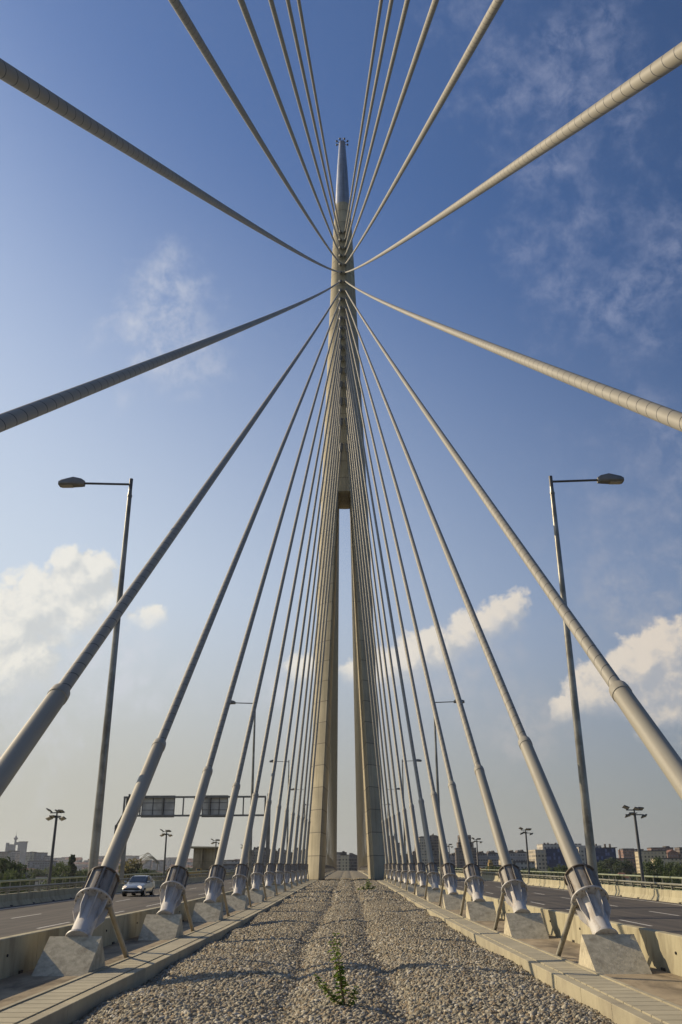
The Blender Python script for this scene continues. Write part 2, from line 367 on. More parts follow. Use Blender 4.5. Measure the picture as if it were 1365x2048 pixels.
# ------------------------------------------------------------------ deck profile
ZY = np.array([-400, 0, 45, 62, 75, 95, 115, 150, 175, 212, 330, 450, 560, 700, 900, 1100.]); ZZ = np.array([-2.45, -2.45, -2.42, -2.34, -2.25, -2.08, -1.93, -1.72, -1.56, -1.36, -0.60, -0.05, -0.9, -3.2, -8, -14.])
def zd(y): return float(np.interp(y, ZY, ZZ))
YS = sorted(set([-60, -30] + list(range(0, 240, 4)) + list(range(240, 620, 10)) + [650, 700, 760, 830, 900]))
def sweep(name, profile, mat, ys=None, closed=True, **kw):
    """profile of (x, height above the deck line) swept along the bridge"""
    ys = ys or YS; n = len(profile); b = MB()
    vs = [(x, y, zd(y)+h) for y in ys for x, h in profile]; fs = []
    for i in range(len(ys)-1):
        for j in range(n if closed else n-1):
            fs.append((i*n+j, i*n+(j+1) % n, (i+1)*n+(j+1) % n, (i+1)*n+j))
    if closed: fs += [tuple(range(n-1, -1, -1)), tuple((len(ys)-1)*n+j for j in range(n))]
    b.add(vs, fs)
    return b, (lambda parent=None: b.build(name, mat, parent, **kw))
def both(profile, s): return [(x*s, h) for x, h in profile]

# ------------------------------------------------------------------ ground, deck, roads
g = MB(); g.add([(-14000, -3000, -22), (14000, -3000, -22), (14000, 16000, -22), (-14000, 16000, -22)], [(0, 1, 2, 3)])
tag(g.build('ground', M['ground'], smooth=False), kind='structure')
b, f = sweep('bridge_deck', [(-28.6, -0.03), (-28.6, -1.2), (-24, -2.6), (-9, -5.0), (9, -5.0), (24, -2.6), (28.6, -1.2), (28.6, -0.03), (5.5, -0.03), (5.45, -0.62), (-5.45, -0.62), (-5.5, -0.03)], M['floor'])
tag(f(), kind='structure')
for s in (-1, 1):
    b, f = sweep('road', [(8.80*s, 0.01), (24.02*s, 0.01)], M['asphalt'], closed=False); tag(f(), kind='structure')
    mk = MB()
    for X in (14.1, 18.4):
        y = 6.0 + (3 if X < 15 else 0)
        while y < 420:
            mk.add([((X-.075)*s, y, zd(y)+.016), ((X+.075)*s, y, zd(y)+.016), ((X+.075)*s, y+5, zd(y+5)+.016), ((X-.075)*s, y+5, zd(y+5)+.016)], [(0, 1, 2, 3)])
            y += 11.6
    for X in (9.75, 23.1):
        ys = [q for q in YS if 0 <= q <= 620]
        for y0, y1 in zip(ys[:-1], ys[1:]):
            mk.add([((X-.09)*s, y0, zd(y0)+.016), ((X+.09)*s, y0, zd(y0)+.016), ((X+.09)*s, y1, zd(y1)+.016), ((X-.09)*s, y1, zd(y1)+.016)], [(0, 1, 2, 3)])
    tag(mk.build('road_markings', M['paint'], smooth=False), kind='structure')
    b, f = sweep('footway', [(24.65*s, 0.14), (28.3*s, 0.14), (28.3*s, 0.0), (24.65*s, 0.0)], M['slab']); tag(f(), kind='structure')
    # concrete floor strip beneath the stays
    b, f = sweep('concrete_floor', [(6.40*s, 0.0), (8.34*s, 0.0)], M['floor'], closed=False); tag(f(), kind='structure')
    # walkway: slabs with open joints, trim strip and kerb stones
    sl = MB(); y = 12.0
    while y < 330:
        st = 0.56 if y < 120 else 2.0
        sl.box(((5.915)*s, y+st/2, (zd(y)+zd(y+st))/2+0.0), (0.72, st-0.035, 0.09)); y += st
    o = sl.build('walkway', M['slab'], smooth=False); tag(o, kind='structure')
    tr = MB(); kb = MB(); y = 12.0
    while y < 460:
        st = 2.4
        tr.box((6.345*s, y+st/2, (zd(y)+zd(y+st))/2+0.01), (0.10, st-0.02, 0.12))
        z0, z1 = zd(y)+.03, zd(y+st)+.03
        x0, x1 = 5.29*s, 5.525*s
        kb.add([(x0, y, z0), (x1, y, z0), (x1, y+st-.012, z1), (x0, y+st-.012, z1), (x0, y, z0-.6), (x1, y, z0-.6), (x1, y+st-.012, z1-.6), (x0, y+st-.012, z1-.6)],
               [(0, 1, 2, 3), (4, 7, 6, 5), (0, 4, 5, 1), (1, 5, 6, 2), (2, 6, 7, 3), (3, 7, 4, 0)])
        y += st
    tag(tr.build('walkway_edging', M['kerb'], smooth=False), kind='structure')
    tag(kb.build('kerb', M['kerb'], smooth=False, bevel=0.012), kind='structure')
for s in (-1, 1):
    b, f = sweep('walkway_bed', [(5.53*s, -0.06), (6.40*s, -0.06)], M['block'], closed=False); tag(f(), kind='structure')

# ------------------------------------------------------------------ gravel
gp = np.random.default_rng(3)
_k = [(gp.uniform(0.2, 1.6), gp.uniform(0.10, 0.9), gp.uniform(0, 6.28), gp.uniform(0.25, 1)) for _ in range(10)]
def bedh(x, y):
    x = np.asarray(x, float); y = np.asarray(y, float)
    base = np.interp(y, ZY, ZZ) - 0.16
    near = np.clip((52-y)/30, 0, 1)
    w0 = 0.0
    for kx, ky, ph, a in _k: w0 = w0 + a*np.sin(kx*x+ky*y+ph)
    h = base + 0.034*w0
    wob = 0.25*np.sin(y*0.11)+0.15*np.sin(y*0.27+1)
    h += -0.13*np.exp(-((x+1.25-wob*.5)/0.33)**2) - 0.13*np.exp(-((x-1.15-wob*.4)/0.36)**2)
    h += 0.07*np.exp(-((x)/0.8)**2) + 0.08*np.exp(-((x-2.7)/1.0)**2) + 0.05*np.exp(-((x+2.9)/1.0)**2)
    h += -near*0.16*np.clip((np.abs(x)-3.9)/1.4, 0, 1) - 0.05*np.clip((np.abs(x)-4.6)/0.7, 0, 1)
    return h
xs = np.linspace(-5.28, 5.28, 72)
ys = np.concatenate([np.arange(-8, 60, 0.16), np.arange(60, 130, 0.5), np.arange(130, 620, 3.0)])
X, Y = np.meshgrid(xs, ys); Z = bedh(X, Y)
v = np.stack([X, Y, Z], -1).reshape(-1, 3); nx = len(xs); ny = len(ys)
i = np.arange(ny-1)[:, None]*nx + np.arange(nx-1)[None, :]
q = np.stack([i, i+1, i+1+nx, i+nx], -1).reshape(-1, 4)
def np_mesh(name, v, q, mat, smooth=False):
    me = bpy.data.meshes.new(name); k = q.shape[1]
    me.vertices.add(len(v)); me.vertices.foreach_set('co', v.astype(np.float32).ravel())
    me.loops.add(q.size); me.loops.foreach_set('vertex_index', q.astype(np.int32).ravel())
    me.polygons.add(len(q)); me.polygons.foreach_set('loop_start', np.arange(0, q.size, k, dtype=np.int32))
    try: me.polygons.foreach_set('loop_total', np.full(len(q), k, dtype=np.int32))
    except Exception: pass
    me.materials.append(mat); me.update(calc_edges=True)
    if smooth: me.shade_smooth()
    o = bpy.data.objects.new(name, me); COL.objects.link(o); return o
tag(np_mesh('gravel_bed', v, q, M['bed'], True), kind='structure')
# loose stones
ico_v = []
t = (1+5**.5)/2
for a in ((-1, t, 0), (1, t, 0), (-1, -t, 0), (1, -t, 0), (0, -1, t), (0, 1, t), (0, -1, -t), (0, 1, -t), (t, 0, -1), (t, 0, 1), (-t, 0, -1), (-t, 0, 1)): ico_v.append(a)
ico_v = np.array(ico_v)/math.sqrt(1+t*t)
ico_f = np.array([(0,11,5),(0,5,1),(0,1,7),(0,7,10),(0,10,11),(1,5,9),(5,11,4),(11,10,2),(10,7,6),(7,1,8),(3,9,4),(3,4,2),(3,2,6),(3,6,8),(3,8,9),(4,9,5),(2,4,11),(6,2,10),(8,6,7),(9,8,1)])
cub_v = np.array([(i, j, k) for k in (-1, 1) for j in (-1, 1) for i in (-1, 1)])*0.62
cub_f = np.array([(0,2,3,1), (4,5,7,6), (0,1,5,4), (2,6,7,3), (0,4,6,2), (1,3,7,5)])
def stones(n, y0, y1, smin, smax, bv, bf, power=1.0, seed=1):
    r = np.random.default_rng(seed)
    u = r.random(n)**power; yy = y0+(y1-y0)*u; xx = r.uniform(-5.24, 5.24, n)
    s = r.uniform(smin, smax, n)*(0.7+0.6*r.random(n))
    A = r.normal(size=(n, 4)); A /= np.linalg.norm(A, axis=1)[:, None]
    a, b, c, d = A.T
    RM = np.stack([1-2*(c*c+d*d), 2*(b*c-a*d), 2*(b*d+a*c), 2*(b*c+a*d), 1-2*(b*b+d*d), 2*(c*d-a*b), 2*(b*d-a*c), 2*(c*d+a*b), 1-2*(b*b+c*c)], -1).reshape(n, 3, 3)
    V = bv[None]*r.uniform(0.55, 1.15, (n, 1, 3))*(1+0.22*r.normal(size=(n, len(bv), 1)))*s[:, None, None]*0.5
    V = np.einsum('nij,nkj->nki', RM, V)
    zz = bedh(xx, yy)+s*0.16
    V += np.stack([xx, yy, zz], -1)[:, None]
    F = bf[None]+(np.arange(n)*len(bv))[:, None, None]
    return V.reshape(-1, 3), F.reshape(-1, bf.shape[1])
V1, F1 = stones(110000, 15.0, 32.0, 0.035, 0.13, ico_v, ico_f, 1.0, 1)
tag(np_mesh('gravel', V1, F1, M['stone']), label='grey and tan loose gravel filling the bed between the two kerbs', cat='gravel', kind='stuff')
V2, F2 = stones(170000, 31.5, 80.0, 0.065, 0.14, cub_v, cub_f, 1.05, 2)
V3, F3 = stones(60000, 76.0, 190.0, 0.13, 0.24, cub_v, cub_f, 1.1, 5)
tag(np_mesh('gravel', np.concatenate([V2, V3]), np.concatenate([F2, F3+len(V2)]), M['stone']), label='finer looking gravel farther along the bed towards the pylon', cat='gravel', kind='stuff')

# ------------------------------------------------------------------ pylon
PY = 173.87
PZ = np.array([-24, -1.4, 16, 67, 78.3, 87, 99, 112, 125, 129.3, 137.2, 145.3, 151.2, 157.4]); PR = np.array([8.05, 7.34, 6.80, 5.36, 4.97, 4.62, 4.19, 3.74, 3.27, 3.08, 2.81, 2.50, 2.27, 1.84])
def prad(z): return float(np.interp(z, PZ, PR))
def gap(z): return float(np.interp(z, [-24, -1.4, 75.2], [5.45, 4.95, 1.32]))
py_root = empty('bridge_pylon', (0, PY, zd(PY)), 'tall tapering concrete needle pylon with split legs and a shiny steel tip', 'pylon')
def rel(o, root): return tuple(-x for x in root.location)
zoff = zd(PY)
for s in (-1, 1):
    b = MB(); zsl = np.linspace(-24, 75.2, 50); n = 22
    for z in zsl:
        Rr, gg = prad(z), gap(z); a0 = math.acos(min(0.99, gg/Rr))
        pts = []
        for j in range(n):
            a = -a0 + 2*a0*j/(n-1); pts.append((Rr*math.cos(a), Rr*math.sin(a)))
        # inner face: slightly splayed so the far edge stands closer to the middle
        e = pts[-1]; st = pts[0]
        sp = float(np.interp(z, [-24, 0, 75.2], [0.75, 0.72, 0.08]))
        pts[-1] = (gg+0.30-sp, e[1]+0.05); pts[0] = (gg+0.14, st[1]+0.05)
        pts += [(gg-0.05-sp, e[1]-0.35), (gg, st[1]+0.25)]
        b.v += [(s*x, y, z-zoff) for x, y in pts]
    m_ = n+2
    for i in range(len(zsl)-1):
        for j in range(m_): b.f.append((i*m_+j, i*m_+(j+1) % m_, (i+1)*m_+(j+1) % m_, (i+1)*m_+j)[::s])
    b.f.append(tuple(range(m_)))
    b.build('leg', M['pylon'], py_root)
b = MB(); b.lathe([(prad(z), z-zoff) for z in np.linspace(75.2, 157.4, 60)], 48); b.build('shaft', M['pylon'], py_root)
b = MB(); b.lathe([(1.85, 157.35-zoff), (1.80, 158-zoff), (1.67, 162.3-zoff), (1.33, 170.1-zoff), (0.82, 178.7-zoff), (0.80, 179.0-zoff), (0.5, 179.1-zoff)], 40)
tp = b.build('steel_tip', M['tip'], py_root)
for j in range(8):
    a = 2*math.pi*(j+.5)/8; b = MB(); c, q_ = math.cos(a), math.sin(a)
    b.tube([(0.7*c, 0.7*q_, 178.6-zoff), (1.5*c, 1.5*q_, 178.9-zoff)], 0.07, 6)
    b.lathe([(0.05, -0.28), (0.24, -0.2), (0.28, 0.1), (0.12, 0.28)], 10, Matrix.Translation((1.55*c, 1.55*q_, 178.9-zoff)))
    b.build('beacon_lamp', M['dark'], tp)
b = MB(); b.tube([(0, 0, 179-zoff), (0, 0, 180.8-zoff)], 0.06, 6); b.build('lightning_rod', M['dark'], tp)

# ------------------------------------------------------------------ stay cables
ZS = {20: 147.6, 19: 145.1, 18: 142.7, 17: 140.3, 16: 137.7, 15: 135.2, 14: 132.6, 13: 130.0, 12: 127.5, 11: 124.9, 10: 122.0, 9: 119.2, 8: 116.7, 7: 113.8, 6: 110.8, 5: 107.6, 4: 103.8, 3: 99.5, 2: 94.2, 1: 87.8}
AZ = {1: -1.20, 2: -1.24, 3: -1.30, 4: -1.38, 5: -1.40, 6: -1.38, 7: -1.39, 8: -1.42, 9: -1.5, 10: -1.57, 11: -1.63, 12: -1.66}
KAP = 2.9e-5
parts = {}
def proto_parts(root):
    """shared meshes in the stay's own frame: z runs up along the cable, x points to the middle of the bridge"""
    P = {}
    b = MB(); b.lathe([(0.375, 0.0), (0.375, 0.055), (0.30, 0.055), (0.285, 0.08), (0.285, 1.37)], 32)
    b.mi = 1
    for j in range(12):
        a = 2*math.pi*j/12; b.lathe([(0.02, 0.045), (0.02, 0.085)], 6, Matrix.Translation((0.335*math.cos(a), 0.335*math.sin(a), 0)))
    P['socket_tube'] = (b, [M['white'], M['rust']])
    b = MB(); b.lathe([(0.28, 1.35), (0.53, 1.35), (0.545, 1.365), (0.545, 1.405), (0.53, 1.42), (0.28, 1.42)], 40)
    b.mi = 1
    for j in range(16):
        a = 2*math.pi*(j+.5)/16; b.lathe([(0.018, 1.33), (0.018, 1.435)], 6, Matrix.Translation((0.49*math.cos(a), 0.49*math.sin(a), 0)))
    P['ring_flange'] = (b, [M['white'], M['rust']])
    b = MB()
    for j in range(8):
        a = 2*math.pi*(j+.5)/8
        b.prism([(0.20, 1.35), (0.47, 1.35), (0.455, 0.90), (0.285, 0.55), (0.20, 0.55)], 'y', -0.013, 0.013, Matrix.Rotation(a, 4, 'Z'))
    b.lathe([(0.22, 0.6), (0.22, 1.34)], 12)
    P['stiffener_fins'] = (b, M['white'])
    b = MB(); b.lathe([(0.415, 1.41), (0.415, 2.31)], 36, cap=False)
    for j in range(8):
        a = 2*math.pi*(j+.25)/8; mt = Matrix.Rotation(a, 4, 'Z')
        b.box((0.435, 0, 1.86), (0.085, 0.022 if j % 2 else 0.05, 0.89), mt)
        if j % 2 == 0: b.box((0.43, 0.06, 1.76), (0.06, 0.03, 0.30), mt)
    b.mi = 1
    for j in range(0, 8, 2):
        a = 2*math.pi*(j+.25)/8
        for q in range(14):
            for da in (-.15, .15):
                b.box((0.422, 0, 1.49+q*0.058), (0.035, 0.028, 0.028), Matrix.Rotation(a+da, 4, 'Z'))
    P['housing'] = (b, [M['housing'], M['rust']])
    b = MB(); b.lathe([(0.22, 2.305), (0.475, 2.305), (0.482, 2.315), (0.482, 2.335), (0.475, 2.345), (0.22, 2.345)], 40); P['cap_ring'] = (b, M['rust'])
    b = MB(); b.lathe([(0.24, 2.2), (0.233, 2.4), (0.230, 9.09)], 28, cap=False); P['guard_pipe'] = (b, M['pipe'])
    b = MB(); b.lathe([(0.231, 9.07), (0.247, 9.08), (0.247, 9.27), (0.236, 9.29), (0.236, 9.37), (0.19, 9.45), (0.16, 9.45)], 28, cap=False); P['collar'] = (b, M['pipe'])
    return P
PP = proto_parts(None); PM = {}
FULL = ['socket_tube', 'ring_flange', 'stiffener_fins', 'housing', 'cap_ring', 'guard_pipe', 'collar']
FAR = ['socket_tube', 'ring_flange', 'housing', 'cap_ring', 'guard_pipe']
def stay(s, ya, za, k, front, label, group, detail):
    zt0 = ZS[k]; r_ = prad(zt0); yt = PY - front*math.sqrt(max(0.1, r_*r_-0.36))
    zt = zt0*(yt/172.07) if front == 1 else zt0*1.0
    A = np.array([s*7.09, ya, za]); P = np.array([s*0.60, yt, zt]); Lh = abs(P[1]-A[1])
    n = 70
    t = np.concatenate([np.linspace(0, .12, 14), np.linspace(.12, 1, n-14)[1:]])
    pts = A+(P-A)*t[:, None]; pts[:, 2] -= 4*KAP*Lh**2*t*(1-t)
    tan = Vector(pts[3]-pts[0]).normalized()
    base = Vector(A)-tan*0.12
    xax = Vector((-s, 0, 0)); xax = (xax-tan*xax.dot(tan)).normalized(); yax = tan.cross(xax)
    Rm = Matrix((xax, yax, tan)).transposed(); rot = Rm.to_quaternion()
    root = empty('stay_cable', base, label, 'stay cable', group, rot)
    inv = Rm.transposed()
    loc = [tuple(inv @ (Vector(p)-base)) for p in pts]
    # sheath with its own length coordinate for the helical bead
    b = MB(); nn = 20 if front == 1 and k > 5 else 8
    b.tube(loc, 0.168, nn, cap=False)
    cum_ = np.concatenate([[0], np.cumsum(np.linalg.norm(np.diff(np.array(loc), axis=0), axis=1))])
    uv = []
    for i in range(len(loc)-1):
        for j in range(nn):
            u0, u1 = j/nn, (j+1)/nn
            uv += [(u0, cum_[i]), (u1, cum_[i]), (u1, cum_[i+1]), (u0, cum_[i+1])]
    b.build('cable_sheath', M['stay'], root, uv=uv)
    # anchorage sleeve at the pylon
    b = MB(); e = Vector(loc[-1]); d = (e-Vector(loc[-2])).normalized()
    b.tube([e+d*0.4, e-d*0.9, e-d*1.5, e-d*1.9], [0.42, 0.40, 0.34, 0.19], 14); b.build('pylon_sleeve', M['galvd'], root)
    for nme in (FULL if detail else FAR):
        if nme not in PM:
            o = PP[nme][0].build(nme, PP[nme][1], root); PM[nme] = o
        else: share(PM[nme], root)
    # brace from the ring flange to the walkway edge
    top = Vector((0.45, 0.0, 1.33)); fw = Vector((s*6.48, ya+3.25, zd(ya+3.25)-0.02)); ft = inv @ (fw-base)
    b = MB(); b.tube([top, ft], 0.075, 12); bo = b.build('brace', M['pipe'], root)
    # concrete block under the flange
    fl = zd(ya); th = tan; sg = 1 if front == 1 else -1
    cth, sth = math.hypot(tan.x, tan.y), tan.z
    ay, az_ = base.y-tan.y*0.02, base.z-tan.z*0.02
    dy, dz = -sth*sg, cth
    ry, rz = ay+dy*0.20, az_+dz*0.20
    tb = (az_-0.0-fl)/dz + 0.02 if dz > 0.1 else 0.6
    by_, bz = ay-dy*min(tb, 1.6), max(fl-0.02, az_-dz*min(tb, 1.6))
    poly = [(ry-sg*1.42*(rz-fl), fl-0.02), (by_, fl-0.02), (by_, bz), (ry, rz)]
    if front == 1:
        b = MB(); b.prism([(u-ya, v_-fl) for u, v_ in poly], 'x', -0.70, 0.70)
        ob = b.build('anchor_block', M['block'], None, smooth=False, bevel=0.02, loc=(s*7.12, ya, fl))
        return root, ob
    return root, None
for s in (-1, 1):
    for k in range(20, 0, -1):
        ya = 1.8714+(14-k)*12
        za = AZ.get(k, -1.72)
        if k >= 13: za = max(-2.4, -1.938+1.107*ya/100-0.615*(ya/100)**2)
        where = {20: 'nearest the pylon of the five leaving by the top edge', 19: 'second from the pylon of the five at the top edge', 18: 'middle one of the five leaving by the top edge', 17: 'fourth from the pylon of the five at the top edge', 16: 'outermost of the five leaving by the top edge', 15: 'leaving high on the side edge', 14: 'sweeping out of the side edge at mid height', 13: 'its guard pipe leaving the side edge low down'}
        if k in where: lab = f"ribbed stay on the {SIDE[s]}, {where[k]}"
        else: lab = f"grey stay on the {SIDE[s]} rising from the {ordn(12-k)} concrete block in view"
        root, blk = stay(s, ya, za, k, 1, lab, 'stay cables between the camera and the pylon', True)
        if blk:
            if k >= 13: tag(blk, f"concrete wedge block just outside the view on the {SIDE[s]}, {ordn(20-k)} to the back", 'concrete block', 'concrete anchor blocks under the stays')
            else: tag(blk, f"{'mottled grey' if s<0 else 'speckled tan'} concrete wedge block, {ordn(12-k)} in view on the {SIDE[s]} side", 'concrete block', 'concrete anchor blocks under the stays')
    for k in range(1, 21):
        ya = 190+(k-1)*22.4
        stay(s, ya, zd(ya)+0.75, k, -1, f"thin distant stay beyond the pylon, seen between its legs on the {SIDE[s]}", f"far stays beyond the pylon on the {SIDE[s]}", False)

# ------------------------------------------------------------------ parapets and barriers
for s in (-1, 1):
    root = empty('median_parapet', (0, 0, 0), f"low {'shaded' if s<0 else 'sunlit'} concrete parapet between the anchor blocks and the {SIDE[s]} road", 'parapet')
    y = -12.0; pn = MB()
    while y < 480:
        st = 4.8 if y < 210 else 24
        a, c = y, y+st-0.018
        pr = [(8.35, -0.02), (8.80, -0.02), (8.74, 0.25), (8.62, 0.90), (8.40, 0.90), (8.37, 0.88)]
        vs = [(x*s, yy, zd(yy)+h) for yy in (a, c) for x, h in pr]; n = len(pr)
        pn.add(vs, [tuple(range(n)), tuple(range(2*n-1, n-1, -1))]+[(i, i+n, (i+1) % n+n, (i+1) % n) for i in range(n)])
        y += st
    pn.build('concrete_wall', M['conc'], root, smooth=False, bevel=0.012)
    hs = MB(); y = -9.6
    while y < 160:
        hs.box((8.345*s, y+1.2, zd(y)+0.035), (0.05, 0.26, 0.07)); hs.lathe([(0.035, -.02), (0.035, .02)], 8, Matrix.Translation((8.35*s, y+0.1, zd(y)+0.50)) @ Matrix.Rotation(R(90), 4, 'Y')); y += 4.8
    hs.build('drain_holes', M['black'], root)
    # outer crash barrier: safety-shape wall with a tube rail on brackets
    root = empty('crash_barrier', (0, 0, 0), f"concrete crash barrier with a tube rail along the outer edge of the {SIDE[s]} road", 'crash barrier')
    y = 8.0; pn = MB(); br = MB(); dh = MB()
    while y < 500:
        st = 4.8 if y < 260 else 24
        a, c = y, y+st-0.035
        pr = [(24.02, 0.0), (24.62, 0.0), (24.60, 0.82), (24.34, 0.82), (24.28, 0.35), (24.12, 0.10)]
        vs = [(x*s, yy, zd(yy)+h) for yy in (a, c) for x, h in pr]; n = len(pr)
        pn.add(vs, [tuple(range(n)), tuple(range(2*n-1, n-1, -1))]+[(i, i+n, (i+1) % n+n, (i+1) % n) for i in range(n)])
        dh.box((24.05*s, y+2.4, zd(y)+0.06), (0.10, 0.32, 0.10))
        y += st
    pn.build('concrete_wall', M['conc'], root, smooth=False)
    dh.build('drain_holes', M['black'], root)
    ys_ = [q for q in YS if 8 <= q <= 620]
    for h, x_, rr in ((1.22, 24.50, 0.085), (1.02, 24.62, 0.045)):
        b = MB(); b.tube([(x_*s, q, zd(q)+h) for q in ys_], rr, 10); b.build('rail', M['rail'], root)
    brk = None; y = 20.0; cnt = 0
    while cnt < 98:
        if brk is None:
            b = MB(); b.prism([(0.10, 0.80), (-0.10, 0.80), (-0.13, 1.22), (-0.03, 1.22)], 'y', -0.05, 0.05)
            brk = b.build('bracket', M['rail'], root); brk.scale = (1, 1, 1)
            o = brk
        else: o = share(brk, root)
        o.location = (24.5*s, y, zd(y)); y += 2.4 if y < 190 else 6; cnt += 1
    # pedestrian hand rail
    root = empty('handrail', (0, 0, 0), f"pale green tubular handrail on the far edge of the {SIDE[s]} footway", 'railing')
    for h, rr in ((1.52, 0.085), (0.95, 0.03), (0.55, 0.03)):
        b = MB(); b.tube([(28.1*s, q, zd(q)+h) for q in ys_], rr, 10); b.build('rail', M['green_rail'], root)
    pst = None; y = 40.0; cnt = 0
    while cnt < 98:
        if pst is None:
            b = MB(); b.box((0, 0, 0.80), (0.07, 0.09, 1.38)); pst = b.build('post', M['rail'], root); o = pst
        else: o = share(pst, root)
        o.location = (28.1*s, y, zd(y)+0.1); y += 2.4 if y < 200 else 6; cnt += 1

# ------------------------------------------------------------------ street lamps
def lamp_proto():
    root = empty('street_lamp')
    b = MB(); H = 17.0
    b.lathe([(0.30, 0), (0.30, 0.05), (0.17, 0.06), (0.165, 0.9), (0.15, 4.0), (0.115, 11), (0.085, H-0.65), (0.10, H-.64), (0.10, H-.56), (0.082, H-.55), (0.07, H-0.25)], 18); b.build('pole', M['galv'], root)
    b = MB(); b.tube([(0, 0, H-0.3), (0, 0, H+0.16)], 0.075, 12); b.tube([(0, 0, H-0.08), (1.95, 0, H-0.02)], 0.045, 10); b.build('arm', M['dark'], root)
    b = MB()
    sec = [(1.88, .11, .11, .03), (2.02, .20, .16, .03), (2.35, .27, .21, .12), (2.82, .15, .21, .0), (2.90, .10, .18, .0)]
    n = 8; vs = []
    for x, hh, ww, _ in sec:
        z0 = H-0.03
        vs += [(x, -ww, z0-.05), (x, -ww*.95, z0+.04), (x, -ww*.45, z0+hh), (x, ww*.45, z0+hh), (x, ww*.95, z0+.04), (x, ww, z0-.05), (x, ww*.8, z0-.10), (x, -ww*.8, z0-.10)]
    fs = [tuple(range(n-1, -1, -1)), tuple((len(sec)-1)*n+j for j in range(n))]
    for i in range(len(sec)-1):
        for j in range(n): fs.append((i*n+j, i*n+(j+1) % n, (i+1)*n+(j+1) % n, (i+1)*n+j))
    b.add(vs, fs); hd = b.build('lamp_head', M['galvd'], root)
    b = MB(); b.box((2.58, 0, H-0.145), (0.46, 0.26, 0.035)); b.build('lens', M['lens'], hd)
    return root
lamp0 = lamp_proto(); first = True
for s in (-1, 1):
    for i in range(9):
        y = 31.7+50.9*i
        if 160 < y < 188: y = 186
        o = lamp0 if first else copy_tree(lamp0); first = False
        o.location = (8.50*s, y, zd(y)-0.02)
        o.rotation_euler = (0, 0, 0 if s > 0 else math.pi)
        tag(o, f"tall street lamp with arm over the {SIDE[s]} road, {ordn(i)} on its side", 'street lamp', 'street lamps along the median')

# ------------------------------------------------------------------ floodlight masts
def mast_proto():
    root = empty('floodlight_mast')
    b = MB(); H = 6.7
    b.lathe([(0.22, 0), (0.22, .05), (0.15, .06), (0.14, 2), (0.11, H)], 14); b.build('pole', M['dark'], root)
    b = MB(); b.box((0, 0, H-0.12), (1.7, 0.09, 0.09)); b.box((0, 0, H+0.28), (1.5, 0.09, 0.09)); b.box((0, 0, H+0.1), (0.10, 0.10, 0.5)); b.box((0, 0, H), (0.08, 1.0, 0.08)); b.build('crossarm', M['dark'], root)
    fl = None
    for (x, z, yw, sx) in ((-0.8, H+.5, .35, 1), (0.8, H-.25, -.3, 1), (-.35, H-.05, 0, 1), (.2, H+.38, .2, 1), (-.7, H-.2, -.3, 1), (.55, H+.4, .1, 1)):
        mt = Matrix.Translation((x, -.12, z)) @ Matrix.Rotation(yw, 4, 'Y') @ Matrix.Rotation(R(-25), 4, 'X')
        if fl is None:
            b = MB(); b.prism([(-.27, -.04), (.27, -.04), (.25, .04), (-.25, .04)], 'y', -.2, .2)
            fl = b.build('floodlight', M['dark'], root); o = fl
            b = MB(); b.box((0, 0, -0.045), (.46, .34, .02)); ln = b.build('lens', M['lens'], o)
        else:
            o = share(fl, root); share(ln, o)
        o.matrix_local = mt
    return root
mast0 = mast_proto(); first = True
for s in (-1, 1):
    for i in range(8):
        y = 82.0+50.9*i*(1.0)
        o = mast0 if first else copy_tree(mast0); first = False
        o.location = (26.0*s, y, zd(y)+0.13); o.rotation_euler = (0, 0, R(18)*(1 if s > 0 else -1)+random.uniform(-.2, .2))
        tag(o, f"dark mast with clustered floodlights by the {SIDE[s]} footway, {ordn(i)} on its side", 'floodlight mast', 'floodlight masts along the footways')

# ------------------------------------------------------------------ sign gantry on the left road
GY = 105.6; gz = zd(GY)
root = empty('sign_gantry', (-17.5, GY, gz), 'grey steel gantry carrying two signs, seen from behind, spanning the left road', 'sign gantry')
def gp_(x, z): return (x+17.5, 0, z-gz)
b = MB()
for z in (8.0, 5.95):
    b.box(((-17.6)+17.5, 0, z-gz), (16.6, 0.28, 0.20))
for x in (-25.8, -9.35):
    for yy in (-.0,): b.box((x+17.5, yy, 6.97-gz), (0.18, 0.26, 2.1))
for x in (-23.9, -21.3, -18.9, -17.6, -15.9, -13.3, -11.9, -10.6): b.box((x+17.5, 0.01, 6.97-gz), (0.14, 0.18, 1.9))
b.build('truss', M['galvd'], root)
for x in (-25.45, -8.95):
    b = MB(); b.box((x+17.5, 0.32, (7.9-gz)/2), (0.42, 0.34, 7.9-gz)); b.box((x+17.5, 0.32, 0.25), (0.7, 0.7, 0.5)); b.build('post', M['galvd'], root)
b = MB(); b.tube([gp_(-25.9, 6.0), gp_(-26.5, 4.9)], 0.10, 6); b.box((26.5*-1+17.5, 0, 4.4-gz), (0.28, 0.3, 1.1)); b.tube([gp_(-25.9, 5.2), gp_(-26.5, 4.2)], 0.06, 6); b.build('side_bracket', M['dark'], root)
for x in (-25.2, -9.0):
    b = MB(); b.box((x+17.5, -0.25, 8.05-gz), (0.14, 0.5, 0.55)); b.build('clamp', M['dark'], root)
for (x0, x1) in ((-23.75, -19.95), (-16.7, -13.75)):
    b = MB(); b.box(((x0+x1)/2+17.5, 0.24, 6.98-gz), (x1-x0, 0.06, 2.42)); pn = b.build('sign_panel', M['signback'], root)
    b = MB()
    for i in range(4): b.box((x0+(x1-x0)*i/3+17.5, 0.185, 6.98-gz), (0.07, 0.05, 2.40))
    for i in range(4): b.box(((x0+x1)/2+17.5, 0.18, 6.98-gz-1.19+2.38*i/3), (x1-x0, 0.04, 0.05))
    b.build('stiffening_frame', M['dark'], pn)

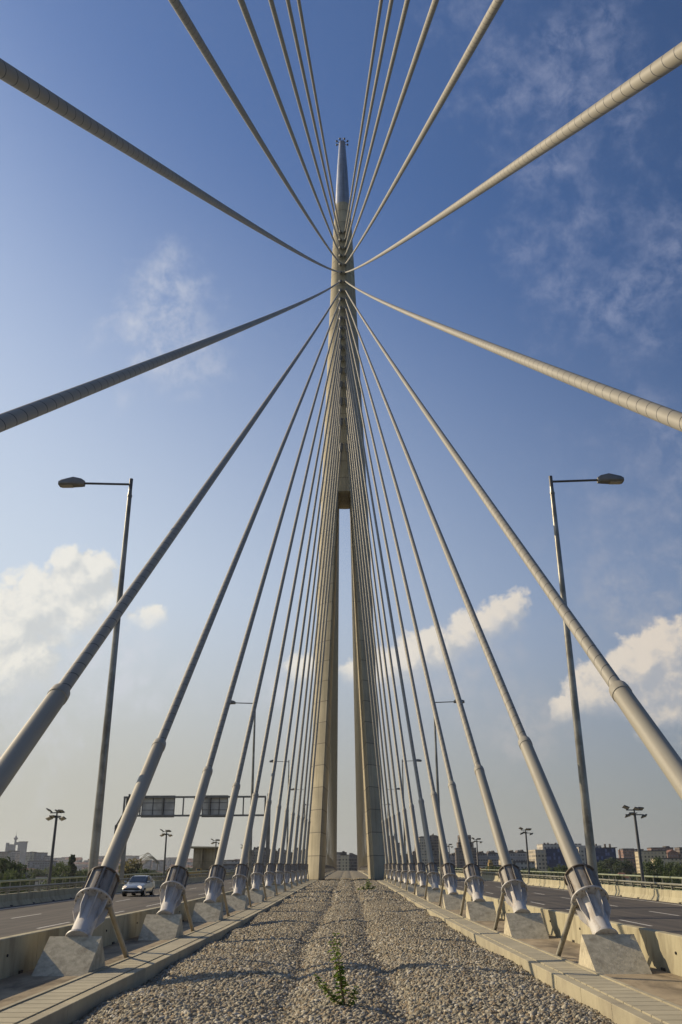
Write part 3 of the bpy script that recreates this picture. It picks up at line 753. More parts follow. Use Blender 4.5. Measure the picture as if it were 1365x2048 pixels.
# ------------------------------------------------------------------ car
def make_car():
    S = 1.24
    p0 = at(261, 1795, 86.5); cy = 86.3
    root = empty('car', (p0.x+0.1, cy, zd(cy)+0.012), 'silver hatchback with headlights on, driving towards us on the left road', 'car')
    # stations from the front (y=0) to the rear (y=3.85), half sections (x, z)
    st = [(0.02, .42, .62, .50, .52, .62), (0.22, .30, .78, .70, .66, .76), (0.70, .22, .82, .76, .80, .84), (1.10, .20, .82, .78, .86, .92),
          (1.28, .20, .82, .78, .88, .96), (1.95, .20, .82, .79, .90, 1.40), (2.60, .20, .82, .79, .92, 1.45), (3.20, .22, .82, .79, .94, 1.38), (3.62, .26, .80, .76, .95, 1.02), (3.84, .40, .72, .66, .80, .84)]
    b = MB(); n = 10
    for y, zb, wmax, wsh, zsh, zt in st:
        cab = zt > 1.1
        wt = 0.56 if cab else wsh*0.78
        ring = [(0, zb), (wmax*.86, zb), (wmax, zb+.12), (wmax, .52), (wsh, zsh), (wt, zt-.02), (0, zt)]
        full = ring+[(-x, z) for x, z in ring[-2:0:-1]]
        b.v += [(x*S, y*S, z*S) for x, z in full]; n = len(full)
    for i in range(len(st)-1):
        for j in range(n): b.f.append((i*n+j, i*n+(j+1) % n, (i+1)*n+(j+1) % n, (i+1)*n+j)[::-1])
    b.f.append(tuple(range(n))); b.f.append(tuple((len(st)-1)*n+j for j in range(n-1, -1, -1)))
    o = b.build('body', M['car'], root, bevel=0.03)
    def quad(name, pts, mat, par=root, off=None):
        c = MB(); nrm = (Vector(pts[1])-Vector(pts[0])).cross(Vector(pts[2])-Vector(pts[0])).normalized()*0.012
        k_ = len(pts); vs = [tuple((Vector(p)+nrm)*1) for p in pts]+[tuple(Vector(p)-nrm) for p in pts]
        c.add([tuple(Vector(q)*S) for q in vs], [tuple(range(k_)), tuple(range(2*k_-1, k_-1, -1))]+[(i, i+k_, (i+1) % k_+k_, (i+1) % k_) for i in range(k_)])
        return c.build(name, mat, par, smooth=False)
    quad('windscreen', [(-.68, 1.30, .985), (.68, 1.30, .985), (.52, 1.90, 1.375), (-.52, 1.90, 1.375)], M['glass'])
    quad('rear_window', [(.60, 3.60, 1.06), (-.60, 3.60, 1.06), (-.48, 3.24, 1.36), (.48, 3.24, 1.36)], M['glass'])
    for sx in (-1, 1):
        quad('side_window', [(sx*.772, 1.45, .955), (sx*.775, 2.38, .965), (sx*.60, 2.38, 1.375), (sx*.60, 1.98, 1.36)], M['glass'])
        quad('side_window', [(sx*.775, 2.46, .965), (sx*.775, 3.25, .985), (sx*.60, 3.05, 1.36), (sx*.60, 2.46, 1.375)], M['glass'])
        c = MB(); c.lathe([(0.02, -.05), (.10, -.03), (.11, .03), (.05, .06)], 12, Matrix.Translation((sx*.90*S, 1.38*S, .99*S)) @ Matrix.Scale(1.5, 4, (1, 0, 0)) @ Matrix.Rotation(R(90), 4, 'X')); c.build('wing_mirror', M['car'], root)
        c = MB(); c.lathe([(.03, -.05), (.15, 0), (.11, .04), (.02, .06)], 16, Matrix.Translation((sx*.55*S, .13*S, .63*S)) @ Matrix.Scale(1.5, 4, (1, 0, 0)) @ Matrix.Rotation(R(90), 4, 'X')); c.build('headlight', M['head'], root)
        for wy in (.68, 3.12):
            wmt = Matrix.Translation((sx*.70*S, wy*S, .29*S)) @ Matrix.Rotation(R(90), 4, 'Y')
            c = MB(); c.lathe([(.20*S, -.10*S), (.285*S, -.10*S), (.295*S, -.05*S), (.295*S, .05*S), (.285*S, .14*S), (.20*S, .14*S)], 24, wmt)
            wh = c.build('wheel', M['tyre'], root)
            c = MB(); c.lathe([(.04, -.15*S), (.19*S, -.14*S), (.205*S, -.10*S), (.205*S, .15*S), (.05, .155*S)], 14, wmt); c.build('rim', M['alloy'], wh)
    c = MB(); c.box((0, 0.02*S, .50*S), (1.22*S, .07*S, .13*S)); c.box((0, .0, .30*S), (1.0*S, .12*S, .12*S)); c.build('grille', M['black'], root, bevel=0.02)
    c = MB(); c.box((0, -0.01*S, .40*S), (1.40*S, .14*S, .10*S)); c.build('bumper', M['car'], root, bevel=0.03)
    c = MB(); c.box((0, -.075*S, .40*S), (.50*S, .02, .11*S)); c.build('number_plate', M['paint'], root)
    root.rotation_euler = (0, 0, R(-3))
make_car()

# ------------------------------------------------------------------ weeds
def weed(name, base, hs, label, seed, scale=1.0):
    r = random.Random(seed); root = empty(name, base, label, 'weed')
    sm = MB(); lf = MB()
    for (ax, ay, hh) in hs:
        p = Vector((0, 0, -0.05)); pts = [p.copy()]; n = 16
        for i in range(n):
            f = i/(n-1)
            p = p+Vector((ax/n*(1+.4*math.sin(f*4)), ay/n, hh/n)); pts.append(p.copy())
            if i > 2:
                for s_ in range(3):
                    a = r.uniform(0, 6.28); ln = (0.15 - 0.05*f)*scale*r.uniform(.7, 1.2)*(1 if hh > .8 else .8); dn = Vector((math.cos(a), math.sin(a), r.uniform(-.2, .5))).normalized()
                    sd = dn.cross(Vector((0, 0, 1))).normalized()*ln*0.27
                    c = p+dn*ln*0.5; e = p+dn*ln+Vector((0, 0, -0.25*ln))
                    lf.add([tuple(p), tuple(c-sd+Vector((0, 0, .01))), tuple(e), tuple(c+sd+Vector((0, 0, .01)))], [(0, 1, 2, 3)])
        sm.tube(pts, [0.011*scale*(1-.6*i/n) for i in range(len(pts))], 5)
    sm.build('stem', M['stem'], root); lf.build('leaves', M['weed'], root, smooth=False)
wp = at(691, 2000, 19.9); wy = 19.9
weed('weed', (wp.x, wy, float(bedh(wp.x, wy))), [(-.16, .1, 1.38), (-.22, .14, 1.25), (-.55, .1, .62), (-.40, -.1, .50), (.20, .05, .42), (-.12, .12, .85)], 'leafy green weed growing from the gravel nearest the camera', 4, 1.25)
wp = at(735, 1782, 104)
weed('weed', (wp.x, 104, float(bedh(wp.x, 104))), [(.1, .1, 1.2), (-.5, 0, .5), (.7, 0, .5), (-.9, 0, .3), (.3, .3, .8)], 'small green weed tuft far along the gravel near the pylon', 9, 3.0)

# ------------------------------------------------------------------ backdrop
GZ = -22.0
def bld(name, px0, px1, pyt, Yd, mat, label, depth=18, roof=None, roof_h=1.5, group=None, extras=(), cat='building', rot=0.0, base=GZ):
    a, c = at(px0, pyt, Yd), at(px1, pyt, Yd); W = c.x-a.x; H = a.z-base; cx = (a.x+c.x)/2
    root = empty(name, (cx, Yd, base), label, cat, group)
    k_ = Yd/900
    b = MB(); b.box((0, depth/2, H/2), (W, depth, H)); b.build('wall', M[mat], root, smooth=False)
    if roof:
        b = MB()
        if roof == 'flat': b.box((0, depth/2, H+roof_h/2), (W*1.015, depth*1.015, roof_h))
        elif roof == 'gable': b.prism([(-W*.53, H), (W*.53, H), (0, H+roof_h)], 'y', -.5, depth+.5)
        elif roof == 'hip': b.add([(-W*.52, -.6, H), (W*.52, -.6, H), (W*.52, depth+.6, H), (-W*.52, depth+.6, H), (-W*.18, depth/2, H+roof_h), (W*.18, depth/2, H+roof_h)], [(0, 1, 5, 4), (1, 2, 5), (2, 3, 4, 5), (3, 0, 4), (0, 3, 2, 1)])
        elif roof == 'shed': b.prism([(-W*.51, H), (W*.51, H), (W*.51, H+roof_h*.2), (-W*.35, H+roof_h)], 'y', -.3, depth+.3)
        b.build('roof', M['roofdark' if roof in ('flat', 'shed', 'step') else 'roofred'], root, smooth=False)
    for (nm, x0, x1, y1, mm) in extras:      # px extents of further blocks on top
        e0, e1 = at(x0, y1, Yd), at(x1, y1, Yd)
        b = MB(); b.box(((e0.x+e1.x)/2-cx, depth*.5, (H+(e0.z-base))/2), (e1.x-e0.x, depth*.7, max(.3, e0.z-base-H))); b.build(nm, M[mm], root, smooth=False)
    if rot: root.rotation_euler = (0, 0, rot)
    return root
# right-hand office building with blue glass
rt = bld('office_building', 1071, 1092, 1699, 900, 'f_beige', 'long office building with dark blue glass fronts and a white upper storey, right', 40, extras=[])
cx = rt.location.x
def add_block(root, nm, px0, px1, py1, Yd, y0, depth, mm, zb=GZ):
    e0, e1 = at(px0, py1, Yd), at(px1, py1, Yd)
    b = MB(); b.box(((e0.x+e1.x)/2-root.location.x, y0+depth/2, (zb+e0.z)/2-root.location.z), (e1.x-e0.x, depth, e0.z-zb)); return b.build(nm, M[mm], root, smooth=False)
add_block(rt, 'glass_front', 1092, 1158, 1697, 900, 3, 36, 'f_blue')
add_block(rt, 'glass_front', 1168, 1233, 1696, 900, 3, 36, 'f_blue')
add_block(rt, 'stair_core', 1157, 1169, 1694, 900, -1, 36, 'f_white')
add_block(rt, 'upper_storey', 1089, 1168, 1687, 900, 9, 28, 'f_white', GZ+20)
add_block(rt, 'upper_storey', 1169, 1208, 1690.5, 900, 9, 28, 'f_white', GZ+20)
add_block(rt, 'roof_canopy', 1208, 1236, 1694.5, 900, 2, 38, 'roofdark', at(1208, 1696, 900).z)
for px in (1095, 1102, 1118, 1126, 1200, 1218, 1228): add_block(rt, 'roof_vent', px, px+2.5, 1684.5 if px < 1150 else 1687, 900, 15, 3, 'roofdark', at(px, 1697, 900).z)
bld('office_building', 1026, 1070, 1725, 850, 'f_white', 'low grey office block with ribbon windows left of the blue glass building', 20, 'flat', 1)
bld('apartment_building', 1004, 1026, 1720, 840, 'f_cream', 'small peach coloured block beside the low office block', 18, 'flat', 1)
bld('warehouse', 956, 1004, 1732, 800, 'f_white', 'long low white warehouse behind the yellow cranes', 25, 'flat', .8)
# stepped housing on the right
for i, (a, c, y_) in enumerate(((956, 975, 1709), (976, 999, 1708), (1017, 1034, 1707), (1034, 1057, 1706), (1057, 1070, 1709), (888, 905, 1711), (903, 918, 1712), (952, 962, 1716))):
    r_ = bld('apartment_building', a, c, y_, 1300+i*15, 'f_grey', f"pale stepped apartment house with dark roof blocks, {['first','second','third','fourth','fifth','sixth','seventh','eighth'][i]} along the right skyline", 22, 'shed', 4, 'stepped apartment houses on the right skyline',
             extras=[('roof_block', a+3, (a+c)/2+3, y_-5, 'roofdark'), ('roof_block', (a+c)/2-1, (a+c)/2+2, y_-7, 'roofdark')])
def tower(px0, px1, pyt, Yd, mat, label, steps, group=None, depth=24):
    r_ = bld('tower_block', px0, px1, pyt, Yd, mat, label, depth, 'flat', 1.0, group, extras=steps); return r_
tower(839, 856, 1675, 1250, 'f_beige', 'narrow lit tower block standing left of the darker one, between the right stays', [('roof_block', 842, 852, 1672.5, 'roofdark')])
tower(856, 880, 1673, 1270, 'f_brown', 'wide dark tower block between the right stays', [('roof_block', 862, 874, 1670, 'roofdark'), ('chimney', 867, 868.5, 1667, 'roofdark')])
tower(914, 953, 1697, 1270, 'f_brown', 'dark stepped tower block with twin peaks, right of centre', [('upper_tier', 917, 948, 1684, 'f_brown'), ('peak', 919, 923, 1670, 'f_brown'), ('peak', 936, 943, 1670, 'f_brown')])
tower(777, 789, 1673, 1270, 'f_brown', 'dark tower block just right of the pylon leg', [('roof_block', 779, 786, 1671, 'roofdark')])
tower(789, 800, 1687, 1280, 'f_brown', 'lower dark tower block leaning against its taller neighbour by the pylon', [('roof_block', 790, 796, 1685, 'roofdark')])
for i, (a, c, y_) in enumerate(((800, 812, 1714), (812, 826, 1711), (826, 838, 1706), (880, 892, 1704))):
    bld('apartment_building', a, c, y_, 1350+10*i, 'f_brown', f"brown apartment house low between the right stays, {['leftmost','second from left','third from left','rightmost'][i]} of four", 20, 'shed', 3, 'brown apartment houses between the right stays')
bld('church_tower', 830, 832, 1702, 1200, 'roofdark', 'thin dark pointed spire left of the lit tower block', 3, 'gable', 9, cat='tower')
# far right
bld('chimney_stack', 1238, 1241, 1700, 1200, 'f_red', 'short red and white chimney stack right of the blue glass building', 4, cat='chimney')
bld('apartment_building', 1234, 1275, 1718, 1100, 'f_red', 'low dark red block beside the glass building', 20, 'flat', 1)
bld('apartment_building', 1246, 1269, 1699, 1400, 'f_red', 'square reddish brown apartment house on the right skyline', 20, 'flat', 1.5)
bld('apartment_building', 1270, 1288, 1700, 1450, 'f_grey', 'grey apartment house behind the right floodlight mast', 20, 'flat', 1.5)
bld('apartment_building', 1282, 1333, 1703, 1000, 'f_cream', 'wide cream apartment block with rows of windows at far right', 22, 'flat', 1)
bld('apartment_building', 1303, 1347, 1697, 1400, 'f_red', 'dark brick block rising behind the wide cream one', 20, 'flat', 1.5, extras=[('roof_block', 1333, 1341, 1692, 'roofdark')])
bld('apartment_building', 1314, 1368, 1718, 900, 'f_cream', 'low cream block in front of the trees at the right edge', 18, 'flat', 1)
bld('apartment_building', 1335, 1358, 1706, 1200, 'f_red', 'small red block with pitched roof near the right edge', 18, 'gable', 4)
bld('apartment_building', 1359, 1380, 1696, 1200, 'f_brown', 'tall brown block cut by the right edge', 18, 'flat', 1)
bld('house', 1237, 1262, 1756, 600, 'f_white', 'small house with a low hipped roof among the trees on the right', 12, 'hip', 3.2, cat='house')
# centre, beyond the deck
bld('apartment_building', 681, 699, 1711, 1150, 'f_cream', 'sunlit apartment block with checkered balconies between the pylon legs', 22, 'flat', 1, extras=[('roof_block', 681, 694, 1704, 'roofdark'), ('roof_block', 685, 690, 1702, 'roofdark')])
bld('apartment_building', 672, 681, 1706, 1170, 'f_grey', 'narrow block left of the sunlit one between the pylon legs', 20, 'flat', 1)
bld('apartment_building', 699, 718, 1713, 1180, 'f_brown', 'shaded block with sloping roof between the pylon legs', 22, 'shed', 4.5, extras=[('roof_block', 699, 706, 1706, 'f_beige')])
# left of pylon
cols = ['f_grey', 'f_brown', 'f_beige', 'f_brown', 'f_grey', 'f_brown', 'f_grey', 'f_brown', 'f_grey', 'f_brown']
for i, (a, c, y_) in enumerate(((485, 497, 1714), (496, 507, 1706), (507, 518, 1699), (518, 528, 1707), (528, 541, 1700), (541, 556, 1704), (556, 571, 1701), (571, 586, 1706), (586, 602, 1701), (602, 618, 1704))):
    bld('apartment_building', a, c, y_, 1250+12*i, cols[i], f"{'yellowish' if i==2 else 'brownish grey'} stepped apartment house behind the left stays, {['first','second','third','fourth','fifth','sixth','seventh','eighth','ninth','tenth'][i]} from the left", 22, 'shed', 3.5, 'stepped apartment houses behind the left stays',
        extras=[('roof_block', a+2, a+6, y_-4, 'roofdark'), ('roof_block', a+7, a+10, y_-6, 'roofdark')])
bld('factory', 445, 500, 1731, 900, 'f_slate', 'long low grey factory behind the left stays', 40, 'flat', 1.5, extras=[('roof_plant', 452, 475, 1722, 'f_white'), ('roof_plant', 478, 492, 1725, 'f_red')])
bld('factory', 440, 482, 1722, 1500, 'f_grey', 'pale factory hall with rooftop structures, above the low grey factory', 40, 'flat', 1.5)
# left skyline
def genex():
    Yd = 3200; c = at(33, 1740, Yd)
    root = empty('twin_tower', (c.x, Yd, GZ), 'distant twin tower joined by a high bridge, with a round pod and spire', 'tower')
    def blk(nm, x0, x1, y1, mm='f_slate', y0=0, dp=12, zb=None, ytb=None):
        e0, e1 = at(x0, y1, Yd), at(x1, y1, Yd); z0 = GZ if ytb is None else at(x0, ytb, Yd).z
        b = MB(); b.box(((e0.x+e1.x)/2-c.x, y0+dp/2, (z0+e0.z)/2-GZ), (e1.x-e0.x, dp, e0.z-z0)); return b.build(nm, M[mm], root, smooth=False)
    blk('tower', 12.7, 17, 1685.5); blk('tower', 17, 28.5, 1688.5, 'f_slate', 3)
    blk('tower', 37, 53.5, 1684.5); blk('sky_bridge', 31, 37, 1684, 'f_slate', 3, 8, ytb=1690)
    blk('roof_edge', 38, 55, 1682.8, 'roofdark', 0, 12, ytb=1684.5)
    sc_ = (at(10, 1700, Yd)-at(9, 1700, Yd)).x
    o = at(30, 1684, Yd); b = MB()
    mt = Matrix.Translation((o.x-c.x, 6, 0))
    def zz(y): return at(31, y, Yd).z-GZ
    b.lathe([(2.0*sc_, zz(1740)), (2.0*sc_, zz(1680)), (3.9*sc_, zz(1677.5)), (4.2*sc_, zz(1676)), (3.0*sc_, zz(1675)), (1.6*sc_, zz(1674)), (1.6*sc_, zz(1672)), (.3*sc_, zz(1671)), (.25*sc_, zz(1663))], 20, mt)
    b.build('pod_shaft', M['f_slate'], root)
genex()
for i, (a, c, y_, mm) in enumerate(((-4, 12, 1705, 'f_brown'), (12.5, 18, 1705, 'f_white'), (18, 32, 1703, 'f_grey'), (53, 60, 1706, 'f_beige'), (60, 66, 1705, 'f_cream'), (66, 88, 1706.5, 'f_slate'), (88, 100, 1713, 'f_grey'))):
    nm = ['brown block at the left edge', 'slim white block below the twin tower', 'grey block in front of the twin tower', 'beige tower right of the twin tower', 'slim cream tower beside the slate one', 'broad slate coloured block right of the twin tower', 'low grey block right of the slate one'][i]
    bld('tower_block', a, c, y_, 2200+i*12, mm, 'distant '+nm, 30, 'flat', 2, extras=[('roof_block', (a+c)/2-1, (a+c)/2+1.5, y_-2, mm)])
bld('office_building', 57, 104, 1723, 1500, 'f_slate', 'wide dark blue slab building right of the first floodlight mast base', 30, 'flat', 1)
bld('warehouse', 34, 58, 1742, 700, 'f_slate', 'grey blue warehouse with a pale roof beyond the left railing', 25, 'gable', 2.0)
bld('warehouse', 58, 86, 1749, 690, 'f_slate', 'low grey shed next to the pale roofed warehouse', 18, 'flat', .6)
bld('warehouse', 72, 108, 1754, 640, 'f_white', 'long pale shed wall behind the left railing', 14, 'flat', .5)
bld('warehouse', 160, 178, 1746, 800, 'f_white', 'small white shed right of the tall thin tree', 12, 'flat', .5)
for i, (a, c, y_) in enumerate(((290.5, 301, 1721), (305.5, 314.5, 1724), (317, 328, 1722.5))):
    bld('tower_block', a, c, y_, 2400, 'f_grey', f"small far tower block right of the harbour cranes, {['left','middle','right'][i]} of three", 22, 'flat', 1.5, 'three far tower blocks')
bld('warehouse', 286, 304, 1741, 900, 'f_slate', 'blue grey shed right of the harbour cranes', 15, 'flat', .5)
bld('warehouse', 296, 326, 1747, 700, 'f_red', 'dark red low building beyond the left railing', 15, 'gable', 1.5)
# hill with the far town
hl_ = MB(); Yh = 3600
def hillz(x): return 12+22*math.exp(-((x+900)/900)**2)+10*math.exp(-((x-900)/700)**2)
xs_ = np.linspace(-3200, 3200, 60)
for x in xs_: hl_.v += [(x, Yh-900, GZ-5), (x, Yh, hillz(x)), (x, Yh+1500, GZ-5)]
for i in range(59):
    a = i*3; hl_.f += [(a, a+3, a+4, a+1), (a+1, a+4, a+5, a+2)]
tag(hl_.build('hill', M['hill']), kind='structure')
hs_proto = {}
def small_house(kind):
    root = empty('house'); wd, dp, hh = [(26, 14, 11), (40, 16, 20), (20, 14, 8), (60, 16, 15)][kind]
    b = MB(); b.box((0, 0, hh/2), (wd, dp, hh)); b.build('wall', M[['f_white', 'f_grey', 'f_cream', 'f_beige'][kind]], root, smooth=False)
    b = MB(); b.prism([(-dp*.56, hh), (dp*.56, hh), (0, hh+(5 if kind != 1 else 2))], 'x', -wd*.52, wd*.52); b.build('roof', M['roofred' if kind != 1 else 'roofdark'], root, smooth=False)
    return root
protos = [small_house(i) for i in range(4)]; usedp = [False]*4
rh = random.Random(11)
for i in range(210):
    t_ = rh.random(); k_ = rh.randrange(4)
    px = rh.uniform(96, 480) if i < 150 else rh.uniform(880, 1380)
    x = at(px, 1725, Yh).x*(1.0); yy = Yh-900*(t_**1.2)*0.92
    x *= yy/Yh
    z = GZ-5+(hillz(x)-GZ+5)*(1-(Yh-yy)/900)
    o = protos[k_] if not usedp[k_] else copy_tree(protos[k_]); usedp[k_] = True
    o.location = (x, yy, z-2); o.rotation_euler = (0, 0, rh.uniform(-.5, .5)); sc0 = rh.uniform(.8, 1.3); o.scale = (sc0, sc0, sc0)
    tag(o, ['small pale house with red roof on the far hillside', 'grey apartment block on the far hillside', 'little cream house on the far hillside', 'long beige house row on the far hillside'][k_], 'house',
        ['pale houses on the far hillside', 'grey blocks on the far hillside', 'cream houses on the far hillside', 'beige rows on the far hillside'][k_])

# stair tower beside the bridge
c0_ = at(388, 1697, 232); c1_ = at(438, 1697, 232)
root = empty('stair_tower', (c0_.x, 232, GZ), 'square raw concrete stair tower with a thin overhanging roof slab, left of the bridge', 'stair tower')
W_ = c1_.x-c0_.x; H_ = c0_.z-GZ
b = MB(); b.box((W_*.19, 2.6, H_/2), (W_*.38, 5.2, H_)); b.box((W_*.69, 3.4, H_/2), (W_*.62, 5.6, H_)); b.build('wall', M['box'], root, smooth=False)
b = MB(); b.box((W_*.33, -0.15, H_/2), (.35, .3, H_)); b.build('pilaster', M['box'], root, smooth=False)
b = MB(); b.prism([(-1.0, H_+.05), (W_+.6, H_+.05), (W_+.6, H_+.36), (-1.0, H_+.50)], 'y', -1.4, 7); b.build('roof_slab', M['slab'], root, smooth=False)
zz_ = at(400, 1744, 232).z-GZ
b = MB(); b.box((W_*.62, 0.55, zz_-.6), (1.0, .1, 2.4)); b.build('doorway', M['black'], root, smooth=False)
# platform on which it stands
c2_ = at(395, 1748, 229)
root = empty('utility_truck', (c2_.x-.3, 226.5, zd(226)-1.0), 'yellow construction vehicle parked at the foot of the stair tower', 'truck')
b = MB(); b.box((0, 0, 1.6), (3.2, 2.0, 1.1)); b.build('body', M['yellow'], root, bevel=.05)
b = MB(); b.box((1.1, 0, 2.5), (1.1, 1.9, 0.9)); cb = b.build('cab', M['yellow'], root, bevel=.08)
b = MB(); b.box((1.1, -.98, 2.55), (.8, .04, .5)); b.build('window', M['glass'], cb)
for x in (-1.0, 1.0):
    b = MB(); b.lathe([(.45, -1.05), (.5, -.95), (.5, .95), (.45, 1.05)], 16, Matrix.Translation((x, 0, .9)) @ Matrix.Rotation(R(90), 4, 'X')); b.build('wheel', M['tyre'], root)
    
# harbour cranes (left) and yellow cranes (right)
def lattice(b, p, q, w_, n, r_=0.25):
    p, q = Vector(p), Vector(q); d = (q-p); sd = Vector((0, 1, 0)); up = d.normalized().cross(sd).normalized()*w_
    a = [p+d*i/n for i in range(n+1)]
    b.tube([x+up for x in a], r_, 4); b.tube([x-up for x in a], r_, 4)
    for i in range(n): b.tube([a[i]+up*(1 if i % 2 else -1), a[i+1]-up*(1 if i % 2 else -1)], r_*.7, 4)
def harbour_crane(px, Yd, sc_, label):
    o = at(px, 1742, Yd); root = empty('harbour_crane', (o.x, Yd, GZ), label, 'crane', 'harbour cranes beyond the left road')
    z0 = o.z-GZ; b = MB()
    for sx in (-1, 1): b.tube([(sx*3.2, 0, 0), (sx*2.0, 0, z0)], .5, 6)
    lattice(b, (0, 0, z0*.4), (0, 0, z0+3), 1.6, 6, .3); b.build('tower', M['crane'], root)
    b = MB(); b.box((-1, 0, z0+1.5), (5, 3, 3.2)); b.build('machine_house', M['crane'], root)
    b = MB(); tip = (13*sc_, 0, z0+14*sc_); lattice(b, (0, 0, z0+3), tip, .7, 12, .26); b.build('boom', M['crane'], root)
    b = MB(); lattice(b, tip, (22*sc_, 0, z0+7*sc_), .5, 7, .22); b.build('jib', M['crane'], root)
    b = MB(); b.tube([(-3, 0, z0+9*sc_), tip], .14, 4); b.tube([(-3, 0, z0+9*sc_), (-3, 0, z0+1)], .3, 4); b.tube([(22*sc_, 0, z0+7*sc_), (22*sc_, 0, z0-1)], .1, 4); b.build('hoist_cables', M['crane'], root)
for px, yd, s_ in ((263, 900, 1.15), (271, 910, .95), (278, 905, .90)):
    harbour_crane(px, yd, s_, f"lattice harbour crane with bent jib, {['leftmost and tallest','middle','rightmost'][(263,271,278).index(px)]} of the three on the left")
o = at(980, 1747, 700); root = empty('floating_crane', (o.x, 700, GZ), 'bulky yellow crane machine behind the right barrier', 'crane')
z0 = o.z-GZ; b = MB(); b.box((0, 0, z0+.5), (17, 6, 3.0)); b.box((0, 0, z0/2-1), (12, 6, z0)); b.build('hull', M['yellow'], root, bevel=.2)
b = MB(); b.box((1, 0, z0+4.6), (3.6, 4, 6)); b.box((1, 0, z0+8.6), (2.2, 3, 2)); b.box((-5.5, 0, z0+2.8), (3, 3, 2)); b.box((5.8, 0, z0+2.6), (2, 3, 1.6)); b.build('cabin_tower', M['yellow'], root, bevel=.2)
b = MB()
for i in range(3): b.box((1, -2.05, z0+3.0+i*1.8), (3.0, .2, .6))
b.build('window_bands', M['black'], root)
b = MB(); lattice(b, (-9, 0, z0+1.5), (9, 0, z0+3.8), .8, 12, .3); b.build('boom', M['yellow'], root)

# ------------------------------------------------------------------ trees
def tree_proto(name, h, rad, leafmat, seed, nleaf=2600, shape='round', lsize=.55):
    r = np.random.default_rng(seed); root = empty(name)
    b = MB(); b.tube([(0, 0, 0), (.1, 0, h*.25), (-.1, .1, h*.5), (0, 0, h*.8)], [h*.025, h*.02, h*.014, h*.004], 8)
    cl = []
    for i in range(26):
        f = r.uniform(0.22, 1.0); a = r.uniform(0, 6.28)
        prof = math.sin(math.pi*min(1, .18+.75*f))**.7 if shape == 'round' else (1.1-f)*.8+.15*math.sin(f*9)
        rr = rad*prof*r.uniform(.35, .85); c = Vector((rr*math.cos(a), rr*math.sin(a), h*(.18+.78*f))); cl.append((c, rad*r.uniform(.22, .42)*(1 if shape == 'round' else .7)))
        if i < 12: b.tube([(0, 0, c.z*.62), tuple(c*0.6+Vector((0, 0, c.z*.3))), tuple(c)], [h*.008, h*.006, h*.002], 5)
    b.build('trunk', M['bark'], root)
    V, F = [], []
    per = nleaf//len(cl)
    for c, cr in cl:
        p = r.normal(size=(per, 3)); p /= np.linalg.norm(p, axis=1)[:, None]; p *= (cr*r.uniform(.45, 1.05, (per, 1))); p[:, 2] *= .75
        p += np.array(c)
        d1 = r.normal(size=(per, 3)); d1 /= np.linalg.norm(d1, axis=1)[:, None]; d2 = np.cross(d1, r.normal(size=(per, 3))); d2 /= np.linalg.norm(d2, axis=1)[:, None]
        s1 = lsize*r.uniform(.5, 1.1, (per, 1))
        q = np.stack([p-d1*s1, p-d2*s1*.6, p+d1*s1, p+d2*s1*.6], 1); o_ = len(V)*0
        V.append(q.reshape(-1, 3))
    V = np.concatenate(V); F = np.arange(len(V)).reshape(-1, 4)
    o = np_mesh('crown', V, F, M[leafmat]); o.parent = root
    return root
TP = {'dark': tree_proto('broadleaf_tree', 20, 8, 'leaf_dark', 1, 3400), 'mid': tree_proto('broadleaf_tree', 18, 8, 'leaf_mid', 2, 3200), 'tall': tree_proto('poplar_tree', 24, 5.5, 'leaf_dark', 3, 2600, 'tall'), 'yel': tree_proto('broadleaf_tree', 16, 7, 'leaf_yel', 4, 3000)}
TH = {'dark': 20, 'mid': 18, 'tall': 24, 'yel': 16}; TU = {}
def tree(kind, px, pyt, Yd, label, wide=1.0, cat='tree', group=None, rot=0.0):
    t_ = at(px, pyt, Yd); H = t_.z-GZ; s_ = H/TH[kind]
    o = TP[kind] if kind not in TU else copy_tree(TP[kind]); TU[kind] = 1
    o.location = (t_.x, Yd, GZ); o.scale = (s_*wide, s_*wide, s_); o.rotation_euler = (0, 0, rot)
    tag(o, label, cat, group)
GR = 'trees beyond the right railing'; GL = 'trees beyond the left railing'
tree('dark', 18, 1716, 330, 'large dark round tree at the left edge', .9, group=GL)
tree('mid', -14, 1722, 350, 'dark tree cut by the left edge', .9, group=GL)
tree('mid', 26, 1745, 300, 'light green bushy tree in front of the large dark one', .7, group=GL, rot=1)
tree('mid', 6, 1750, 290, 'pale green shrub crown low at the left edge', .8, group=GL, rot=2)
tree('tall', 148, 1707, 420, 'tall uneven tree between the first mast and the street lamp', .7, group=GL)
tree('mid', 122, 1728, 450, 'grey green tree left of the tall uneven one', .75, group=GL, rot=.5)
tree('mid', 133, 1734, 430, 'small green tree at the foot of the tall uneven one', .7, group=GL, rot=1.5)
tree('mid', 170, 1742, 430, 'low green tree right of the tall uneven one', .7, group=GL, rot=2.5)
tree('yel', 268, 1722, 460, 'yellow green tree below the harbour cranes', .85, group=GL)
tree('yel', 254, 1732, 450, 'low yellowish tree left of the one under the cranes', .8, group=GL, rot=2)
tree('mid', 288, 1740, 450, 'green tree right of the yellow ones', .7, group=GL, rot=3)
tree('dark', 337, 1744, 500, 'low dark tree near the second floodlight mast', 1.1, group=GL, rot=1)
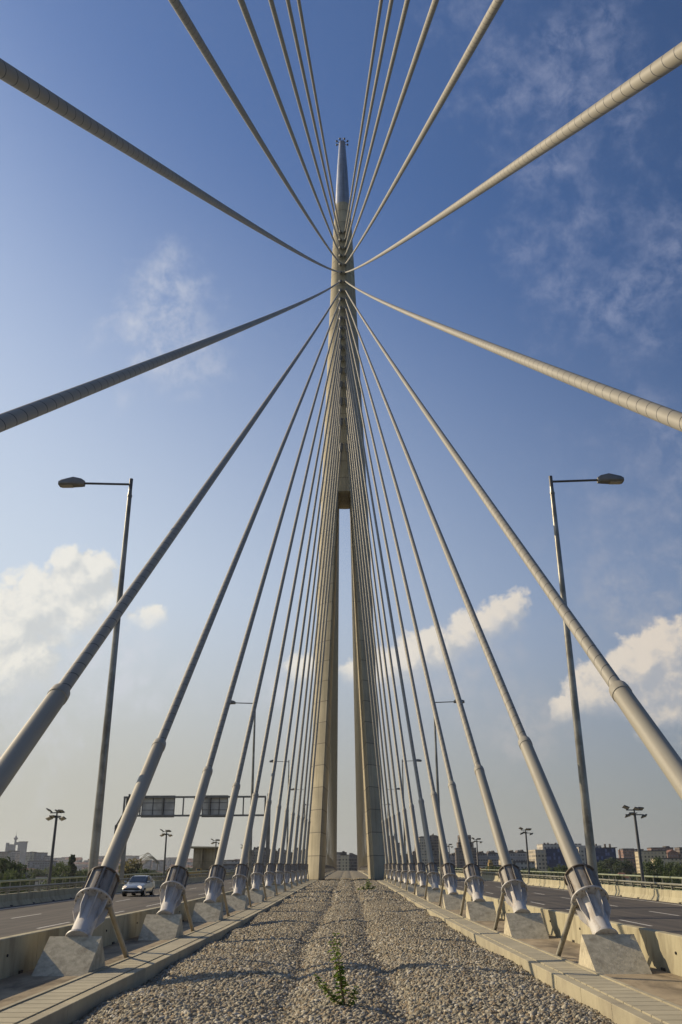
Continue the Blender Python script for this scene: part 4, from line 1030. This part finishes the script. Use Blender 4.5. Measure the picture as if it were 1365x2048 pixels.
rr_ = [(1062, 1743, 480, 'mid', 'small round tree below the beige office wing'), (1083, 1745, 470, 'mid', 'low tree at the foot of the blue glass'), (1108, 1737, 460, 'mid', 'bushy tree below the blue glass front'), (1124, 1733, 450, 'mid', 'bright tree against the blue glass, left of the thick stay'), (1142, 1744, 440, 'dark', 'low dark tree behind the nearest right stay'),
       (1192, 1737, 430, 'mid', 'silvery green tree right of the right street lamp'), (1210, 1741, 440, 'mid', 'second silvery tree right of the right street lamp'), (1235, 1746, 450, 'dark', 'dark tree left of the small hipped house'), (1222, 1716, 820, 'dark', 'tall dark trees mass before the glass building end'), (1246, 1720, 780, 'dark', 'grey green tree above the small hipped house'),
       (1196, 1722, 840, 'dark', 'dark tree before the right glass front'), (1296, 1727, 420, 'mid', 'rounded tree just right of the floodlight mast'), (1314, 1719, 430, 'mid', 'tallest green tree before the cream block'), (1330, 1731, 400, 'dark', 'darker tree right of the tallest green one'), (1346, 1727, 410, 'mid', 'green tree near the right edge'), (1362, 1733, 395, 'mid', 'green tree cut by the right edge'),
       (1304, 1742, 380, 'dark', 'low dark tree in front of the rounded one'), (1340, 1744, 370, 'mid', 'low bright tree before the darker one'), (1275, 1748, 500, 'mid', 'low tree behind the mast pole')]
for i, (px, py_, yd, kd, lb) in enumerate(rr_): tree(kd, px, py_, yd, lb, .62 if yd < 600 else 1.0, group=GR, rot=i*.8)
rt_ = random.Random(5)
for i in range(46):
    px = rt_.uniform(885, 1070) if i < 20 else (rt_.uniform(330, 520) if i < 32 else rt_.uniform(0, 380))
    tree(rt_.choice(['mid', 'dark']), px, rt_.uniform(1734, 1742), rt_.uniform(650, 850), 'far dark green tree low on the horizon among the buildings', 1.0, group='far trees among the buildings', rot=rt_.uniform(0, 6))
# unused prototypes of nothing: every prototype above is placed

# ------------------------------------------------------------------ air
hzm = bpy.data.materials.new('haze_air'); hzm.use_nodes = True
k = N(hzm.node_tree); k.n.clear(); out = k.new('ShaderNodeOutputMaterial'); pv = k.new('ShaderNodeVolumePrincipled')
pv.inputs['Color'].default_value = (0.80, 0.86, 0.95, 1); pv.inputs['Density'].default_value = 0.00006; pv.inputs['Anisotropy'].default_value = 0.3
k.l.new(pv.outputs[0], out.inputs['Volume'])
HAZE = True
if HAZE:
    b = MB(); b.box((0, 2600, 80), (12000, 7000, 206))
    o = b.build('haze', hzm, smooth=False); tag(o, kind='stuff')
sc.cycles.volume_bounces = 0
sc.cycles.max_bounces = 6; sc.cycles.diffuse_bounces = 3; sc.cycles.glossy_bounces = 3; sc.cycles.transparent_max_bounces = 6
